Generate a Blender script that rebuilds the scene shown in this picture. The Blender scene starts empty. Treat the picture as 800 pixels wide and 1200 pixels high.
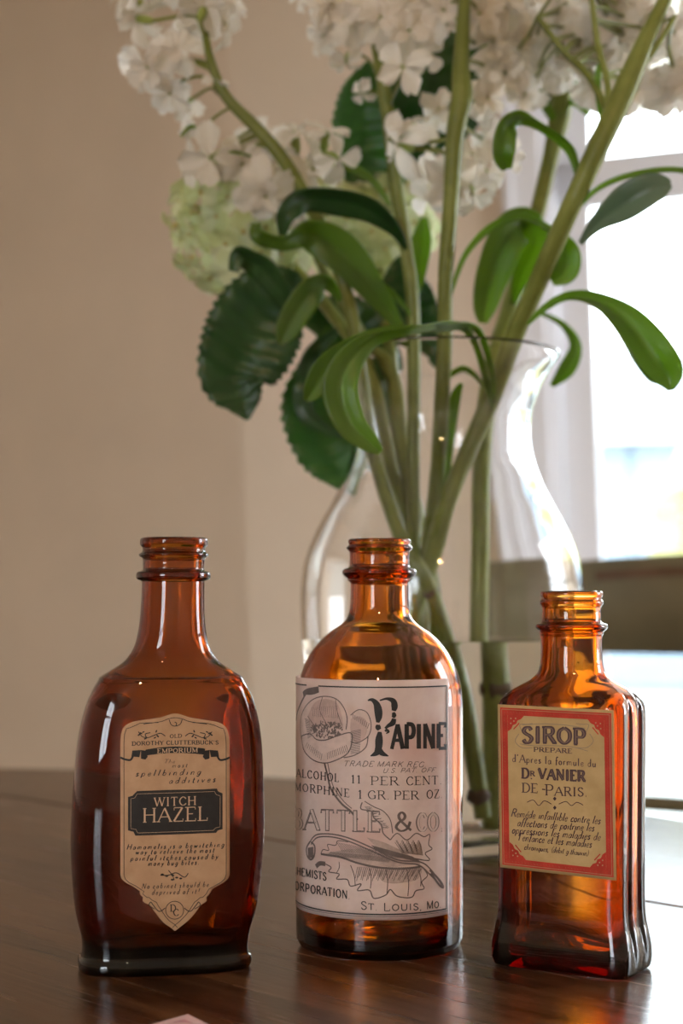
import bpy, bmesh, math, random
from mathutils import Vector, Matrix
sc = bpy.context.scene
C = sc.collection
PI = math.pi
# ------------------------------------------------------------------ camera, world, lights, exposure
F = 1883.0            # focal length in pixels of the 800x1200 frame
H = 0.1284            # camera height above the table top (table top is z = 0)
HOR = 704.0           # horizon row
FLOOR = -0.75
CEIL = 1.70
cd = bpy.data.cameras.new('camera'); cam = bpy.data.objects.new('camera', cd); C.objects.link(cam)
cd.sensor_fit = 'VERTICAL'; cd.sensor_height = 22.3; cd.lens = F / 1200 * 22.3
cd.shift_y = (HOR - 600) / 1200
cam.location = (0, 0, H); cam.rotation_euler = (PI / 2, 0, 0)
cd.clip_start = 0.02; cd.clip_end = 200
cd.dof.use_dof = True; cd.dof.focus_distance = 0.56; cd.dof.aperture_fstop = 6.3
sc.camera = cam
sc.view_settings.view_transform = 'Standard'; sc.view_settings.look = 'None'
sc.view_settings.gamma = 1; sc.view_settings.use_curve_mapping = False
sc.view_settings.exposure = 0.70
w = bpy.data.worlds.new('overcast_sky'); sc.world = w; w.use_nodes = True
bg = w.node_tree.nodes['Background']; bg.inputs[0].default_value = (0.86, 0.93, 1.0, 1); bg.inputs[1].default_value = 9.0
cy = sc.cycles
cy.max_bounces = 20; cy.transmission_bounces = 20; cy.transparent_max_bounces = 16; cy.diffuse_bounces = 5; cy.glossy_bounces = 8
cy.sample_clamp_indirect = 8; cy.blur_glossy = 0.5
try: cy.use_denoising = True
except Exception: pass

def portal(name, loc, rot, sx, sy):
    l = bpy.data.lights.new(name, 'AREA'); l.shape = 'RECTANGLE'; l.size = sx; l.size_y = sy
    l.cycles.is_portal = True
    o = bpy.data.objects.new(name, l); C.objects.link(o); o.location = loc; o.rotation_euler = rot
    return o

# geometry of the window wall (used by portal and structure)
WA = math.radians(-16)                       # heading of the window wall, right end nearer
WDIR = Vector((math.cos(WA), math.sin(WA), 0)); WNRM = Vector((math.sin(WA), -math.cos(WA), 0))   # into the room
WP = Vector((0.551, 3.4, 0))                 # left edge of the glass
TILT = Matrix.Translation((0.1, 3.4, H)) @ Matrix.Rotation(math.radians(-2.1), 4, 'Y') @ Matrix.Translation((-0.1, -3.4, -H))
def wallp(t, z, d=0): # t metres along the window wall from glass edge, d into the room
    return WP + WDIR * t + WNRM * d + Vector((0, 0, z))
GW = 1.30                                    # glass width of window 1
G0, G1 = -0.50, 1.42                         # sill and head of window 1
p = portal('window_portal', wallp(GW / 2, (G0 + G1) / 2, -0.14), (0, 0, 0), GW + 0.1, G1 - G0)
q = (-WNRM).to_track_quat('Z', 'Y'); p.rotation_mode = 'QUATERNION'; p.rotation_quaternion = (WNRM * -1).to_track_quat('Z', 'Y')
# window 2 in the side wall at the left, window 3 in the right wall (both outside the frame)
W2 = (-5.0, -2.6, 0.0, 1.45)                # y0, y1, z0, z1 in the wall x = -2.2
W3 = (1.0, 2.72, -0.60, 1.45)                # same in the wall x = 2.4
for nm, xw, W, d in (('side_portal', -2.27, W2, -1), ('right_portal', 2.47, W3, 1)):
    p2 = portal(nm, (xw, (W[0] + W[1]) / 2, (W[2] + W[3]) / 2), (0, 0, 0), W[3] - W[2], W[1] - W[0])
    p2.rotation_mode = 'QUATERNION'; p2.rotation_quaternion = Vector((d, 0, 0)).to_track_quat('Z', 'Y')

# ------------------------------------------------------------------ helpers
def P(x, y, Y):
    """world point seen at photo pixel (x, y) standing at distance Y"""
    return Vector(((x - 400) / F * Y, Y, H + (HOR - y) / F * Y))
def link(o, parent=None):
    C.objects.link(o)
    if parent is not None: o.parent = parent
    return o
def tag(o, label=None, cat=None, group=None, kind=None):
    if label: o['label'] = label
    if cat: o['category'] = cat
    if group: o['group'] = group
    if kind: o['kind'] = kind
    return o
def empty(name, loc=(0, 0, 0), rz=0):
    o = bpy.data.objects.new(name, None); o.empty_display_size = 0.01
    link(o); o.location = loc; o.rotation_euler = (0, 0, rz); return o
def mesh(name, vs, fs, m=None, parent=None, smooth=True):
    me = bpy.data.meshes.new(name); me.from_pydata([tuple(v) for v in vs], [], fs); me.validate()
    if smooth: me.polygons.foreach_set('use_smooth', [True] * len(me.polygons))
    if m: me.materials.append(m)
    o = bpy.data.objects.new(name, me)
    return link(o, parent)
class MB:
    def __init__(s): s.v = []; s.f = []
    def add(s, vs, fs):
        n = len(s.v); s.v += [Vector(v) for v in vs]; s.f += [tuple(i + n for i in f) for f in fs]
    def box(s, a, b, M=None):
        x0, y0, z0 = a; x1, y1, z1 = b
        vs = [Vector(v) for v in ((x0,y0,z0),(x1,y0,z0),(x1,y1,z0),(x0,y1,z0),(x0,y0,z1),(x1,y0,z1),(x1,y1,z1),(x0,y1,z1))]
        if M is not None: vs = [M @ v for v in vs]
        s.add(vs, [(0,3,2,1),(4,5,6,7),(0,1,5,4),(1,2,6,5),(2,3,7,6),(3,0,4,7)])
    def build(s, name, m, parent=None, smooth=False, bevel=0):
        o = mesh(name, s.v, s.f, m, parent, smooth)
        if bevel:
            b = o.modifiers.new('bevel', 'BEVEL'); b.width = bevel; b.segments = 2; b.limit_method = 'ANGLE'
        return o
def catmull(pts, n):
    """pts: list of tuples of equal length -> smooth interpolation, n per span"""
    out = []; L = len(pts)
    for i in range(L - 1):
        p0 = pts[max(i - 1, 0)]; p1 = pts[i]; p2 = pts[i + 1]; p3 = pts[min(i + 2, L - 1)]
        for k in range(n):
            t = k / n
            out.append(tuple(0.5 * (2*b + (c - a)*t + (2*a - 5*b + 4*c - d)*t*t + (3*b - a - 3*c + d)*t**3) for a, b, c, d in zip(p0, p1, p2, p3)))
    out.append(tuple(pts[-1])); return out
def tube(pts, rads, nr=10, mb=None):
    """tube through Vector pts"""
    mb = mb or MB(); n = len(pts); up = None; rings = []; vs = []; fs = []
    for i in range(n):
        t = (pts[min(i + 1, n - 1)] - pts[max(i - 1, 0)]).normalized()
        if up is None:
            up = t.orthogonal().normalized()
        up = (up - t * up.dot(t)).normalized(); s = t.cross(up)
        for k in range(nr):
            a = 2 * PI * k / nr
            vs.append(pts[i] + (up * math.cos(a) + s * math.sin(a)) * rads[i])
    for i in range(n - 1):
        for k in range(nr):
            a = i * nr + k; b = i * nr + (k + 1) % nr
            fs.append((a, b, b + nr, a + nr))
    fs.append(tuple(reversed(range(nr)))); fs.append(tuple((n - 1) * nr + k for k in range(nr)))
    mb.add(vs, fs); return mb

# ------------------------------------------------------------------ materials
MATS = {}
def newmat(name):
    m = bpy.data.materials.new(name); m.use_nodes = True; nt = m.node_tree
    return m, nt, nt.nodes, nt.links, nt.nodes['Principled BSDF']
def noise_col(nt, c1, c2, scale, detail=4, coord='Object', stretch=(1, 1, 1), lo=0.35, hi=0.65, rough=0.6):
    N, L = nt.nodes, nt.links
    tc = N.new('ShaderNodeTexCoord'); mp = N.new('ShaderNodeMapping'); mp.inputs['Scale'].default_value = stretch
    nz = N.new('ShaderNodeTexNoise'); nz.inputs['Scale'].default_value = scale; nz.inputs['Detail'].default_value = detail
    nz.inputs['Roughness'].default_value = rough
    cr = N.new('ShaderNodeValToRGB'); cr.color_ramp.elements[0].position = lo; cr.color_ramp.elements[1].position = hi
    cr.color_ramp.elements[0].color = (*c1, 1); cr.color_ramp.elements[1].color = (*c2, 1)
    L.new(tc.outputs[coord], mp.inputs[0]); L.new(mp.outputs[0], nz.inputs[0]); L.new(nz.outputs['Fac'], cr.inputs[0])
    return cr, nz, mp
def plain(name, col, rough=0.6, var=0.12, scale=8, bump=0.0, bscale=200, metal=0, spec=0.5, sheen=0):
    m, nt, N, L, b = newmat(name)
    c1 = tuple(c * (1 - var) for c in col); c2 = tuple(min(1, c * (1 + var)) for c in col)
    cr, nz, mp = noise_col(nt, c1, c2, scale)
    L.new(cr.outputs[0], b.inputs['Base Color']); b.inputs['Roughness'].default_value = rough; b.inputs['Metallic'].default_value = metal
    b.inputs['Specular IOR Level'].default_value = spec
    if bump:
        n2 = N.new('ShaderNodeTexNoise'); n2.inputs['Scale'].default_value = bscale; n2.inputs['Detail'].default_value = 3
        bp = N.new('ShaderNodeBump'); bp.inputs['Strength'].default_value = bump; bp.inputs['Distance'].default_value = 0.002
        L.new(mp.outputs[0], n2.inputs[0]); L.new(n2.outputs['Fac'], bp.inputs['Height']); L.new(bp.outputs[0], b.inputs['Normal'])
    MATS[name] = m; return m
def organic(name, c1, c2, scale=30, trans=0.4, rough=0.45, tcol=None, gloss=0.3, bump=0.2, bscale=300):
    """thin plant tissue: principled surface mixed with translucency"""
    m, nt, N, L, b = newmat(name)
    cr, nz, mp = noise_col(nt, c1, c2, scale)
    oi = N.new('ShaderNodeObjectInfo'); ad = N.new('ShaderNodeMath'); ad.operation = 'MULTIPLY_ADD'; ad.inputs[1].default_value = 0.30; ad.inputs[2].default_value = -0.15
    a2 = N.new('ShaderNodeMath'); L.new(oi.outputs['Random'], ad.inputs[0]); L.new(ad.outputs[0], a2.inputs[0]); L.new(nz.outputs['Fac'], a2.inputs[1]); L.new(a2.outputs[0], cr.inputs[0])
    L.new(cr.outputs[0], b.inputs['Base Color']); b.inputs['Roughness'].default_value = rough
    b.inputs['Specular IOR Level'].default_value = gloss
    tr = N.new('ShaderNodeBsdfTranslucent')
    if tcol: tr.inputs[0].default_value = (*tcol, 1)
    else: L.new(cr.outputs[0], tr.inputs[0])
    mx = N.new('ShaderNodeMixShader'); mx.inputs[0].default_value = trans
    L.new(b.outputs[0], mx.inputs[1]); L.new(tr.outputs[0], mx.inputs[2]); L.new(mx.outputs[0], N['Material Output'].inputs[0])
    if bump:
        n2 = N.new('ShaderNodeTexNoise'); n2.inputs['Scale'].default_value = bscale
        bp = N.new('ShaderNodeBump'); bp.inputs['Strength'].default_value = bump; bp.inputs['Distance'].default_value = 0.001
        L.new(mp.outputs[0], n2.inputs[0]); L.new(n2.outputs['Fac'], bp.inputs['Height']); L.new(bp.outputs[0], b.inputs['Normal'])
    MATS[name] = m; return m
def glass(name, ior=1.5, absorb=None, density=0, rough=0.0, bump=0, bscale=40):
    m, nt, N, L, b = newmat(name); N.remove(b)
    g = N.new('ShaderNodeBsdfGlass'); g.inputs['IOR'].default_value = ior; g.inputs['Roughness'].default_value = rough
    L.new(g.outputs[0], N['Material Output'].inputs[0])
    if absorb:
        v = N.new('ShaderNodeVolumeAbsorption'); v.inputs['Color'].default_value = (*absorb, 1); v.inputs['Density'].default_value = density
        L.new(v.outputs[0], N['Material Output'].inputs[1])
    if bump:
        tc = N.new('ShaderNodeTexCoord'); n2 = N.new('ShaderNodeTexNoise'); n2.inputs['Scale'].default_value = bscale
        n2.inputs['Detail'].default_value = 1
        bp = N.new('ShaderNodeBump'); bp.inputs['Strength'].default_value = bump; bp.inputs['Distance'].default_value = 0.001
        L.new(tc.outputs['Object'], n2.inputs[0]); L.new(n2.outputs['Fac'], bp.inputs['Height']); L.new(bp.outputs[0], g.inputs['Normal'])
    MATS[name] = m; return m

wall_m = plain('wall_paint', (0.72, 0.60, 0.475), 0.85, 0.03, 3, 0.15, 180)
ceil_m = plain('ceiling_paint', (0.75, 0.73, 0.69), 0.9, 0.02, 3)
trim_m = plain('white_trim_paint', (0.74, 0.73, 0.76), 0.4, 0.02, 5)
floor_m = plain('floor_boards', (0.22, 0.15, 0.10), 0.4, 0.25, 4, 0.1, 60)
chair_m = plain('olive_chair_paint', (0.20, 0.175, 0.105), 0.5, 0.12, 12, 0.1, 90)
wear_m = plain('worn_chair_edge', (0.15, 0.085, 0.045), 0.55, 0.2, 20)
card_m = plain('pink_card', (0.72, 0.50, 0.52), 0.7, 0.15, 60)
amber_m = glass('amber_glass', 1.5, (0.885, 0.62, 0.0), 1150, 0.0, 0.10, 60)
deep_m = glass('deep_amber_glass', 1.5, (0.84, 0.59, 0.0), 1350, 0.0, 0.10, 60)
clear_m = glass('clear_glass', 1.45, (0.90, 0.97, 0.96), 8, 0.0, 0.04, 30)
water_m = glass('water', 1.33, (0.93, 0.97, 0.90), 4)
siding_m = plain('pale_blue_siding', (0.145, 0.19, 0.235), 0.7, 0.05, 3)
roof_m = plain('pale_roof', (0.26, 0.28, 0.30), 0.8, 0.1, 3)
lawn_m = plain('pale_ground', (0.26, 0.27, 0.25), 0.9, 0.1, 2)
far_leaf_m = plain('yellow_foliage', (0.24, 0.23, 0.07), 0.8, 0.25, 2)
bark_m = plain('tree_bark', (0.25, 0.2, 0.16), 0.9, 0.2, 4)
black_m = plain('dark_metal', (0.03, 0.03, 0.03), 0.4, 0.1, 10)

def wood():
    m, nt, N, L, b = newmat('table_wood')
    tc = N.new('ShaderNodeTexCoord'); mp = N.new('ShaderNodeMapping'); mp.inputs['Scale'].default_value = (4.0, 60, 10)
    n1 = N.new('ShaderNodeTexNoise'); n1.inputs['Scale'].default_value = 1.6; n1.inputs['Detail'].default_value = 8; n1.inputs['Roughness'].default_value = 0.65
    n1.inputs['Distortion'].default_value = 0.6
    cr = N.new('ShaderNodeValToRGB'); e = cr.color_ramp.elements
    e[0].position = 0.36; e[0].color = (0.018, 0.007, 0.004, 1); e[1].position = 0.66; e[1].color = (0.150, 0.064, 0.025, 1)
    mp2 = N.new('ShaderNodeMapping'); mp2.inputs['Scale'].default_value = (12, 420, 40)
    n2 = N.new('ShaderNodeTexNoise'); n2.inputs['Scale'].default_value = 1.0; n2.inputs['Detail'].default_value = 5
    bp = N.new('ShaderNodeBump'); bp.inputs['Strength'].default_value = 0.2; bp.inputs['Distance'].default_value = 0.0004
    rr = N.new('ShaderNodeMapRange'); rr.inputs[3].default_value = 0.19; rr.inputs[4].default_value = 0.32
    L.new(tc.outputs['Object'], mp.inputs[0]); L.new(tc.outputs['Object'], mp2.inputs[0])
    L.new(mp.outputs[0], n1.inputs[0]); L.new(mp2.outputs[0], n2.inputs[0])
    L.new(n1.outputs['Fac'], cr.inputs[0]); L.new(cr.outputs[0], b.inputs['Base Color'])
    L.new(n2.outputs['Fac'], bp.inputs['Height']); L.new(bp.outputs[0], b.inputs['Normal'])
    L.new(n2.outputs['Fac'], rr.inputs[0]); L.new(rr.outputs[0], b.inputs['Roughness'])
    b.inputs['Specular IOR Level'].default_value = 0.32
    return m
wood_m = wood()
def pane_mat():
    m, nt, N, L, b = newmat('window_glass'); N.remove(b)
    t = N.new('ShaderNodeBsdfTransparent'); g = N.new('ShaderNodeBsdfGlossy'); g.inputs['Roughness'].default_value = 0.02
    t.inputs[0].default_value = (0.95, 0.97, 0.97, 1)
    fr = N.new('ShaderNodeFresnel'); fr.inputs[0].default_value = 1.3; mx = N.new('ShaderNodeMixShader')
    L.new(fr.outputs[0], mx.inputs[0]); L.new(t.outputs[0], mx.inputs[1]); L.new(g.outputs[0], mx.inputs[2]); L.new(mx.outputs[0], N['Material Output'].inputs[0])
    return m
pane_m = pane_mat()
def emis(name, col, s):
    m, nt, N, L, b = newmat(name); b.inputs['Emission Color'].default_value = (*col, 1); b.inputs['Emission Strength'].default_value = s
    return m
bulb_m = emis('warm_bulb', (1.0, 0.60, 0.25), 220)

# ------------------------------------------------------------------ the setting
def struct(name, mb, m, M=None, bevel=0, parent=None):
    o = mb.build(name, m, parent, False, bevel)
    if M is not None: o.matrix_world = M
    if parent is None: o['kind'] = 'structure'
    return o
WM = Matrix(((WDIR.x, -WNRM.x, 0, WP.x), (WDIR.y, -WNRM.y, 0, WP.y), (0, 0, 1, 0), (0, 0, 0, 1)))   # local: x along wall, y outward, z up
WT = TILT @ WM
CT = 0.79                                      # corner lies this far left of the glass edge
FRW = 0.10                                     # width of the frame between glass and wall
m = MB(); x0 = -FRW - 0.02; x1 = GW + FRW + 0.02
m.box((-CT, 0, FLOOR - 0.15), (x0, 0.14, CEIL + 0.2)); m.box((x1, 0, FLOOR - 0.15), (3.2, 0.14, CEIL + 0.2))
m.box((x0, 0, FLOOR - 0.15), (x1, 0.14, G0 - FRW)); m.box((x0, 0, G1 + FRW), (x1, 0.14, CEIL + 0.2))
struct('wall_back', m, wall_m, WT)
corner = WT @ Vector((-CT, 0, 0))
LD = Vector((-0.91, 0.41, 0)).normalized(); LN = Vector((-LD.y, LD.x, 0))   # left wall heading
LM = TILT @ Matrix.Translation(WP - WDIR * CT) @ Matrix(((LD.x, LD.y, 0, 0), (LD.y, -LD.x, 0, 0), (0, 0, 1, 0), (0, 0, 0, 1)))
m = MB(); m.box((0.0, 0, FLOOR - 0.15), (2.6, 0.14, CEIL + 0.2)); struct('wall_left', m, wall_m, LM)
def holed(name, xa, xb, ya, yb, W):
    m = MB(); m.box((xa, ya, FLOOR - 0.1), (xb, W[0], CEIL + 0.1)); m.box((xa, W[1], FLOOR - 0.1), (xb, yb, CEIL + 0.1))
    m.box((xa, W[0], FLOOR - 0.1), (xb, W[1], W[2])); m.box((xa, W[0], W[3]), (xb, W[1], CEIL + 0.1)); struct(name, m, wall_m)
holed('wall_side', -2.34, -2.2, -6.14, 5.2, W2); holed('wall_right', 2.4, 2.54, -6.14, 3.3, W3)
m = MB(); m.box((-2.3, -6.14, FLOOR - 0.1), (2.5, -6.0, CEIL + 0.1)); struct('wall_front', m, wall_m)
m = MB(); m.box((-2.4, -6.2, FLOOR - 0.1), (2.6, 5.2, FLOOR)); struct('floor', m, floor_m)
m = MB(); m.box((-2.4, -6.2, CEIL), (2.6, 5.2, CEIL + 0.1)); struct('ceiling', m, ceil_m)
m = MB(); m.box((-CT, -0.016, FLOOR - 0.05), (3.0, 0, FLOOR + 0.1)); struct('baseboard_back', m, trim_m, WT, 0.004)
m = MB(); m.box((0, -0.016, FLOOR - 0.05), (2.2, 0, FLOOR + 0.1)); struct('baseboard_left', m, trim_m, LM, 0.004)
# window 1: double hung, frame > sashes > panes
cw = 0.075
m = MB()   # casing boards, stepped moulding
for (a, b, d) in ((-FRW - cw, -FRW + 0.004, 0.018), (-FRW - cw, -FRW - cw + 0.02, 0.030)):
    m.box((a, -d, G0 - FRW - 0.02), (b, 0, G1 + FRW + cw)); m.box((GW - b, -d, G0 - FRW - 0.02), (GW - a, 0, G1 + FRW + cw))
m.box((-FRW - cw, -0.02, G1 + FRW), (GW + FRW + cw, 0, G1 + FRW + cw))
win = struct('window_1', m, trim_m, WT, 0.003)
m = MB()   # jamb and sash box
m.box((-FRW, 0.0, G0 - FRW), (-0.075, 0.13, G1 + FRW)); m.box((GW + 0.075, 0.0, G0 - FRW), (GW + FRW, 0.13, G1 + FRW))
m.box((-FRW, 0.0, G1 + 0.05), (GW + FRW, 0.13, G1 + FRW)); m.box((-FRW, 0.0, G0 - FRW), (GW + FRW, 0.13, G0 - 0.06))
m.build('window_frame', trim_m, win, False, 0.002)
MR0, MR1 = H + (HOR - 238) / F * 3.33 , H + (HOR - 172) / F * 3.33      # meeting rail
def sash(z0, z1, y0, name, rb, rt):
    m = MB(); a = 0.072
    m.box((-a, y0, z0 - rb), (0, y0 + 0.035, z1 + rt)); m.box((GW, y0, z0 - rb), (GW + a, y0 + 0.035, z1 + rt))
    m.box((-a, y0, z0 - rb), (GW + a, y0 + 0.035, z0)); m.box((-a, y0, z1), (GW + a, y0 + 0.035, z1 + rt))
    s = m.build(name, trim_m, win, False, 0.004)
    m = MB(); m.box((-0.004, y0 + 0.016, z0 - 0.004), (GW + 0.004, y0 + 0.020, z1 + 0.004)); m.build('window_pane', pane_m, s)
sash(G0, MR0, 0.025, 'lower_sash', 0.055, (MR1 - MR0) * 0.9)
sash(MR1, G1, 0.075, 'upper_sash', 0.06, 0.045)
m = MB(); m.box((-FRW - cw - 0.02, -0.06, G0 - FRW - 0.03), (GW + FRW + cw + 0.02, 0.13, G0 - FRW)); m.build('window_sill', trim_m, win, False, 0.004)
# windows 2 and 3, outside the frame
for nm, xw, d, W in (('window_2', -2.2, 1, W2), ('window_3', 2.4, -1, W3)):
    m = MB(); X = sorted((xw, xw + d * .02))
    m.box((X[0], W[0] - .07, W[2] - .07), (X[1], W[0], W[3] + .07)); m.box((X[0], W[1], W[2] - .07), (X[1], W[1] + .07, W[3] + .07))
    m.box((X[0], W[0], W[3]), (X[1], W[1], W[3] + .07)); m.box((X[0], W[0], W[2] - .07), (X[1], W[1], W[2])); w2 = struct(nm, m, trim_m)
    m = MB(); X = sorted((xw - d * .10, xw - d * .05)); yc = (W[0] + W[1]) / 2; zc = (W[2] + W[3]) / 2
    m.box((X[0], W[0], zc - .025), (X[1], W[1], zc + .025)); m.box((X[0], yc - .03, W[2]), (X[1], yc + .03, W[3])); m.build('window_frame', trim_m, w2)

# outside
m = MB(); m.box((-40, -40, FLOOR - 0.35), (60, 70, FLOOR - 0.25)); struct('ground', m, lawn_m)
hs = empty('neighbour_house', (5.2, 19.5, FLOOR - 0.25), math.radians(-12)); tag(hs, 'pale blue sided house seen blurred through the window', 'house')
m = MB(); m.box((-4, 0, 0), (9, 6, 3.1)); m.build('house_wall', siding_m, hs)
for i in range(16):
    m = MB(); m.box((-4.02, -0.04, 0.1 + i * 0.185), (9.02, 0.0, 0.1 + i * 0.185 + 0.17)); m.box((-4.02, -0.03, 0.1 + i * 0.185), (9.02, 0.0, 0.09 + i * 0.185)); m.build('siding_board', siding_m, hs)
m = MB(); m.add([(-4.4, -0.5, 3.05), (9.4, -0.5, 3.05), (9.4, 6.5, 3.05), (-4.4, 6.5, 3.05), (-4.4, 3, 4.6), (9.4, 3, 4.6)], [(0, 1, 5, 4), (2, 3, 4, 5), (1, 2, 5), (3, 0, 4), (3, 2, 1, 0)]); m.build('roof', roof_m, hs)
def blob(r, seed, n=3, amp=0.18):
    random.seed(seed); bm = bmesh.new(); bmesh.ops.create_icosphere(bm, subdivisions=n, radius=r)
    ph = [random.uniform(0, 6) for _ in range(6)]
    for v in bm.verts:
        d = v.co.normalized(); k = math.sin(d.x * 7 + ph[0]) * math.sin(d.y * 6 + ph[1]) + 0.6 * math.sin(d.z * 11 + ph[2]) * math.sin(d.x * 13 + ph[3])
        v.co *= 1 + amp * k
    return bm
for i, (x, y, r, lab) in enumerate([(3.15, 13.2, 0.62, 'yellow green garden tree outside the window, left of the two'), (4.05, 12.0, 0.75, 'larger pale yellow garden tree outside the window, right of the two')]):
    t = empty('garden_tree', (x, y, FLOOR - 0.25)); tag(t, lab, 'tree')
    tube([Vector((0, 0, 0)), Vector((0.02, 0, 0.9)), Vector((0, 0.03, 1.7))], [0.07, 0.055, 0.03]).build('trunk', bark_m, t)
    bm = blob(r, i + 3); bmesh.ops.translate(bm, verts=bm.verts, vec=(0, 0, 1.75)); me = bpy.data.meshes.new('crown'); bm.to_mesh(me); bm.free()
    me.materials.append(far_leaf_m); link(bpy.data.objects.new('crown', me), t)

# ------------------------------------------------------------------ dining table: round drop-leaf
TC = Vector((-0.328, 0.616, 0)); TR = 0.62; TA = math.atan2(0.727, -0.686)      # grain heading
tb = empty('dining_table', (TC.x, TC.y, FLOOR), TA); tag(tb, 'round dark brown wooden drop-leaf table under the bottles and the vase', 'table')
SEAM = 0.382; TH = 0.026; ZT = -FLOOR
def segment(v0, v1, name):
    """slice of the round top between local y=v0 and y=v1, rounded rim"""
    pts = []
    a0 = math.asin(max(-1, min(1, v0 / TR))); a1 = math.asin(max(-1, min(1, v1 / TR))); n = 48
    for i in range(n + 1):
        a = a0 + (a1 - a0) * i / n; pts.append((TR * math.cos(a), TR * math.sin(a)))
    for i in range(n + 1):
        a = a1 + (a0 - a1) * i / n; pts.append((-TR * math.cos(a), TR * math.sin(a)))
    q = []
    for p_ in pts:
        if not q or (abs(p_[0] - q[-1][0]) + abs(p_[1] - q[-1][1])) > 1e-5: q.append(p_)
    n = len(q); vs = [(x, y, ZT) for x, y in q] + [(x, y, ZT - TH) for x, y in q]
    fs = [tuple(range(n)), tuple(reversed(range(n, 2 * n)))] + [(i, i + n, (i + 1) % n + n, (i + 1) % n) for i in range(n)]
    o = mesh(name, vs, fs, wood_m, tb, False); b = o.modifiers.new('bevel', 'BEVEL'); b.width = 0.0016; b.segments = 3; b.limit_method = 'ANGLE'; b.angle_limit = 0.7
    return o
segment(-SEAM + 0.0006, SEAM - 0.0006, 'table_panel')
segment(SEAM + 0.0006, TR * 0.99999, 'table_leaf'); segment(-TR * 0.99999, -SEAM - 0.0006, 'table_leaf')
m = MB()
for s in (-1, 1):
    m.box((-0.40, s * 0.30 - 0.011, ZT - TH - 0.09), (0.40, s * 0.30 + 0.011, ZT - TH)); m.box((s * 0.40 - 0.011, -0.29, ZT - TH - 0.09), (s * 0.40 + 0.011, 0.29, ZT - TH))
m.build('apron', wood_m, tb)
for sx in (-1, 1):
    for sy in (-1, 1):
        prof = [(0, .014), (.06, .022), (.12, .018), (.3, .026), (.5, .020), (.58, .030), (.62, .030)]
        zz = catmull(prof, 4); tube([Vector((sx * 0.38, sy * 0.28, z)) for z, r in zz], [r for z, r in zz], 14).build('leg', wood_m, tb, True)

# ------------------------------------------------------------------ chair beyond the table
CY = math.radians(-36)
cp = P(592, 700, 1.62); ch = empty('ladder_back_chair', (cp.x, cp.y, FLOOR), CY)
tag(ch, 'olive green painted ladder-back wooden chair standing beyond the table by the window', 'chair')
WCH = 0.43; zt = 0.75
def rail(z0, z1, arch, depth, name, mat_, bow=0.03, th=0.016, worn=False):
    n = 28; vs = []; fs = []
    for i in range(n + 1):
        t = i / n; x = t * WCH; yb = bow * math.sin(PI * t); top = z1 + arch * math.sin(PI * t) ** 0.8 if 0 < t < 1 else z1
        for (y, z) in ((-th / 2, z0), (th / 2, z0), (th / 2, top - .004), (th * .2, top), (-th * .2, top), (-th / 2, top - .004)): vs.append((x, y + yb, z))
    for i in range(n):
        for k in range(6):
            a = i * 6 + k; b = i * 6 + (k + 1) % 6; fs.append((a, b, b + 6, a + 6))
    fs.append(tuple(range(6))[::-1]); fs.append(tuple(n * 6 + k for k in range(6)))
    return mesh(name, vs, fs, mat_, ch, True)
zr1 = zt + H + (HOR - 668) / F * 1.60; zr0 = zt + H + (HOR - 762) / F * 1.60
crest = rail(zr0 - 0.002, zr1, 0.0145, 0, 'top_rail', chair_m)
m = MB(); n = 12   # worn strip along the crest
vs = []; fs = []
for i in range(n + 1):
    t = 0.22 + 0.6 * i / n; x = t * WCH; yb = 0.03 * math.sin(PI * t) - 0.0085; zc = zr1 + 0.0145 * math.sin(PI * t) ** .8 - 0.0165
    vs += [(x, yb, zc - 0.005), (x, yb, zc + 0.005), (x, yb + .001, zc - 0.005), (x, yb + .001, zc + 0.005)]
for i in range(n):
    a = i * 4; fs += [(a, a + 1, a + 5, a + 4), (a + 2, a + 6, a + 7, a + 3)]
o = mesh('worn_band', vs, fs, wear_m, crest); o['label'] = 'brown worn band along the crest'
zb1 = zt + H + (HOR - 925) / F * 1.60; rail(zb1 - 0.015, zb1, 0, 0, 'lower_rail', chair_m, 0.028)
rail(zb1 - 0.17, zb1 - 0.155, 0, 0, 'lower_rail', chair_m, 0.026)
for x in (0, WCH):
    tube([Vector((x, -0.03, 0)), Vector((x, 0, 0.42)), Vector((x, 0.0, zr1 - 0.03)), Vector((x, 0.0, zr1 + 0.0))], [.013, .018, .014, .010], 12).build('back_post', chair_m, ch, True)
for x in (-0.01, WCH + 0.01): tube([Vector((x, -0.41, 0)), Vector((x, -0.40, 0.435))], [.014, .019], 12).build('leg', chair_m, ch, True)
m = MB(); m.box((-0.03, -0.43, 0.43), (WCH + 0.03, 0.0, 0.455)); m.build('seat', chair_m, ch, False, 0.008)
for z in (0.15, 0.3):
    for a, b in (((0, -.02, z), (-.01, -.405, z)), ((WCH, -.02, z), (WCH + .01, -.405, z)), ((-.01, -.405, z + .03), (WCH + .01, -.405, z + .03)), ((0, -.02, z + .03), (WCH, -.02, z + .03))):
        tube([Vector(a), Vector(b)], [.008, .008], 8).build('stretcher', chair_m, ch, True)

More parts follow.
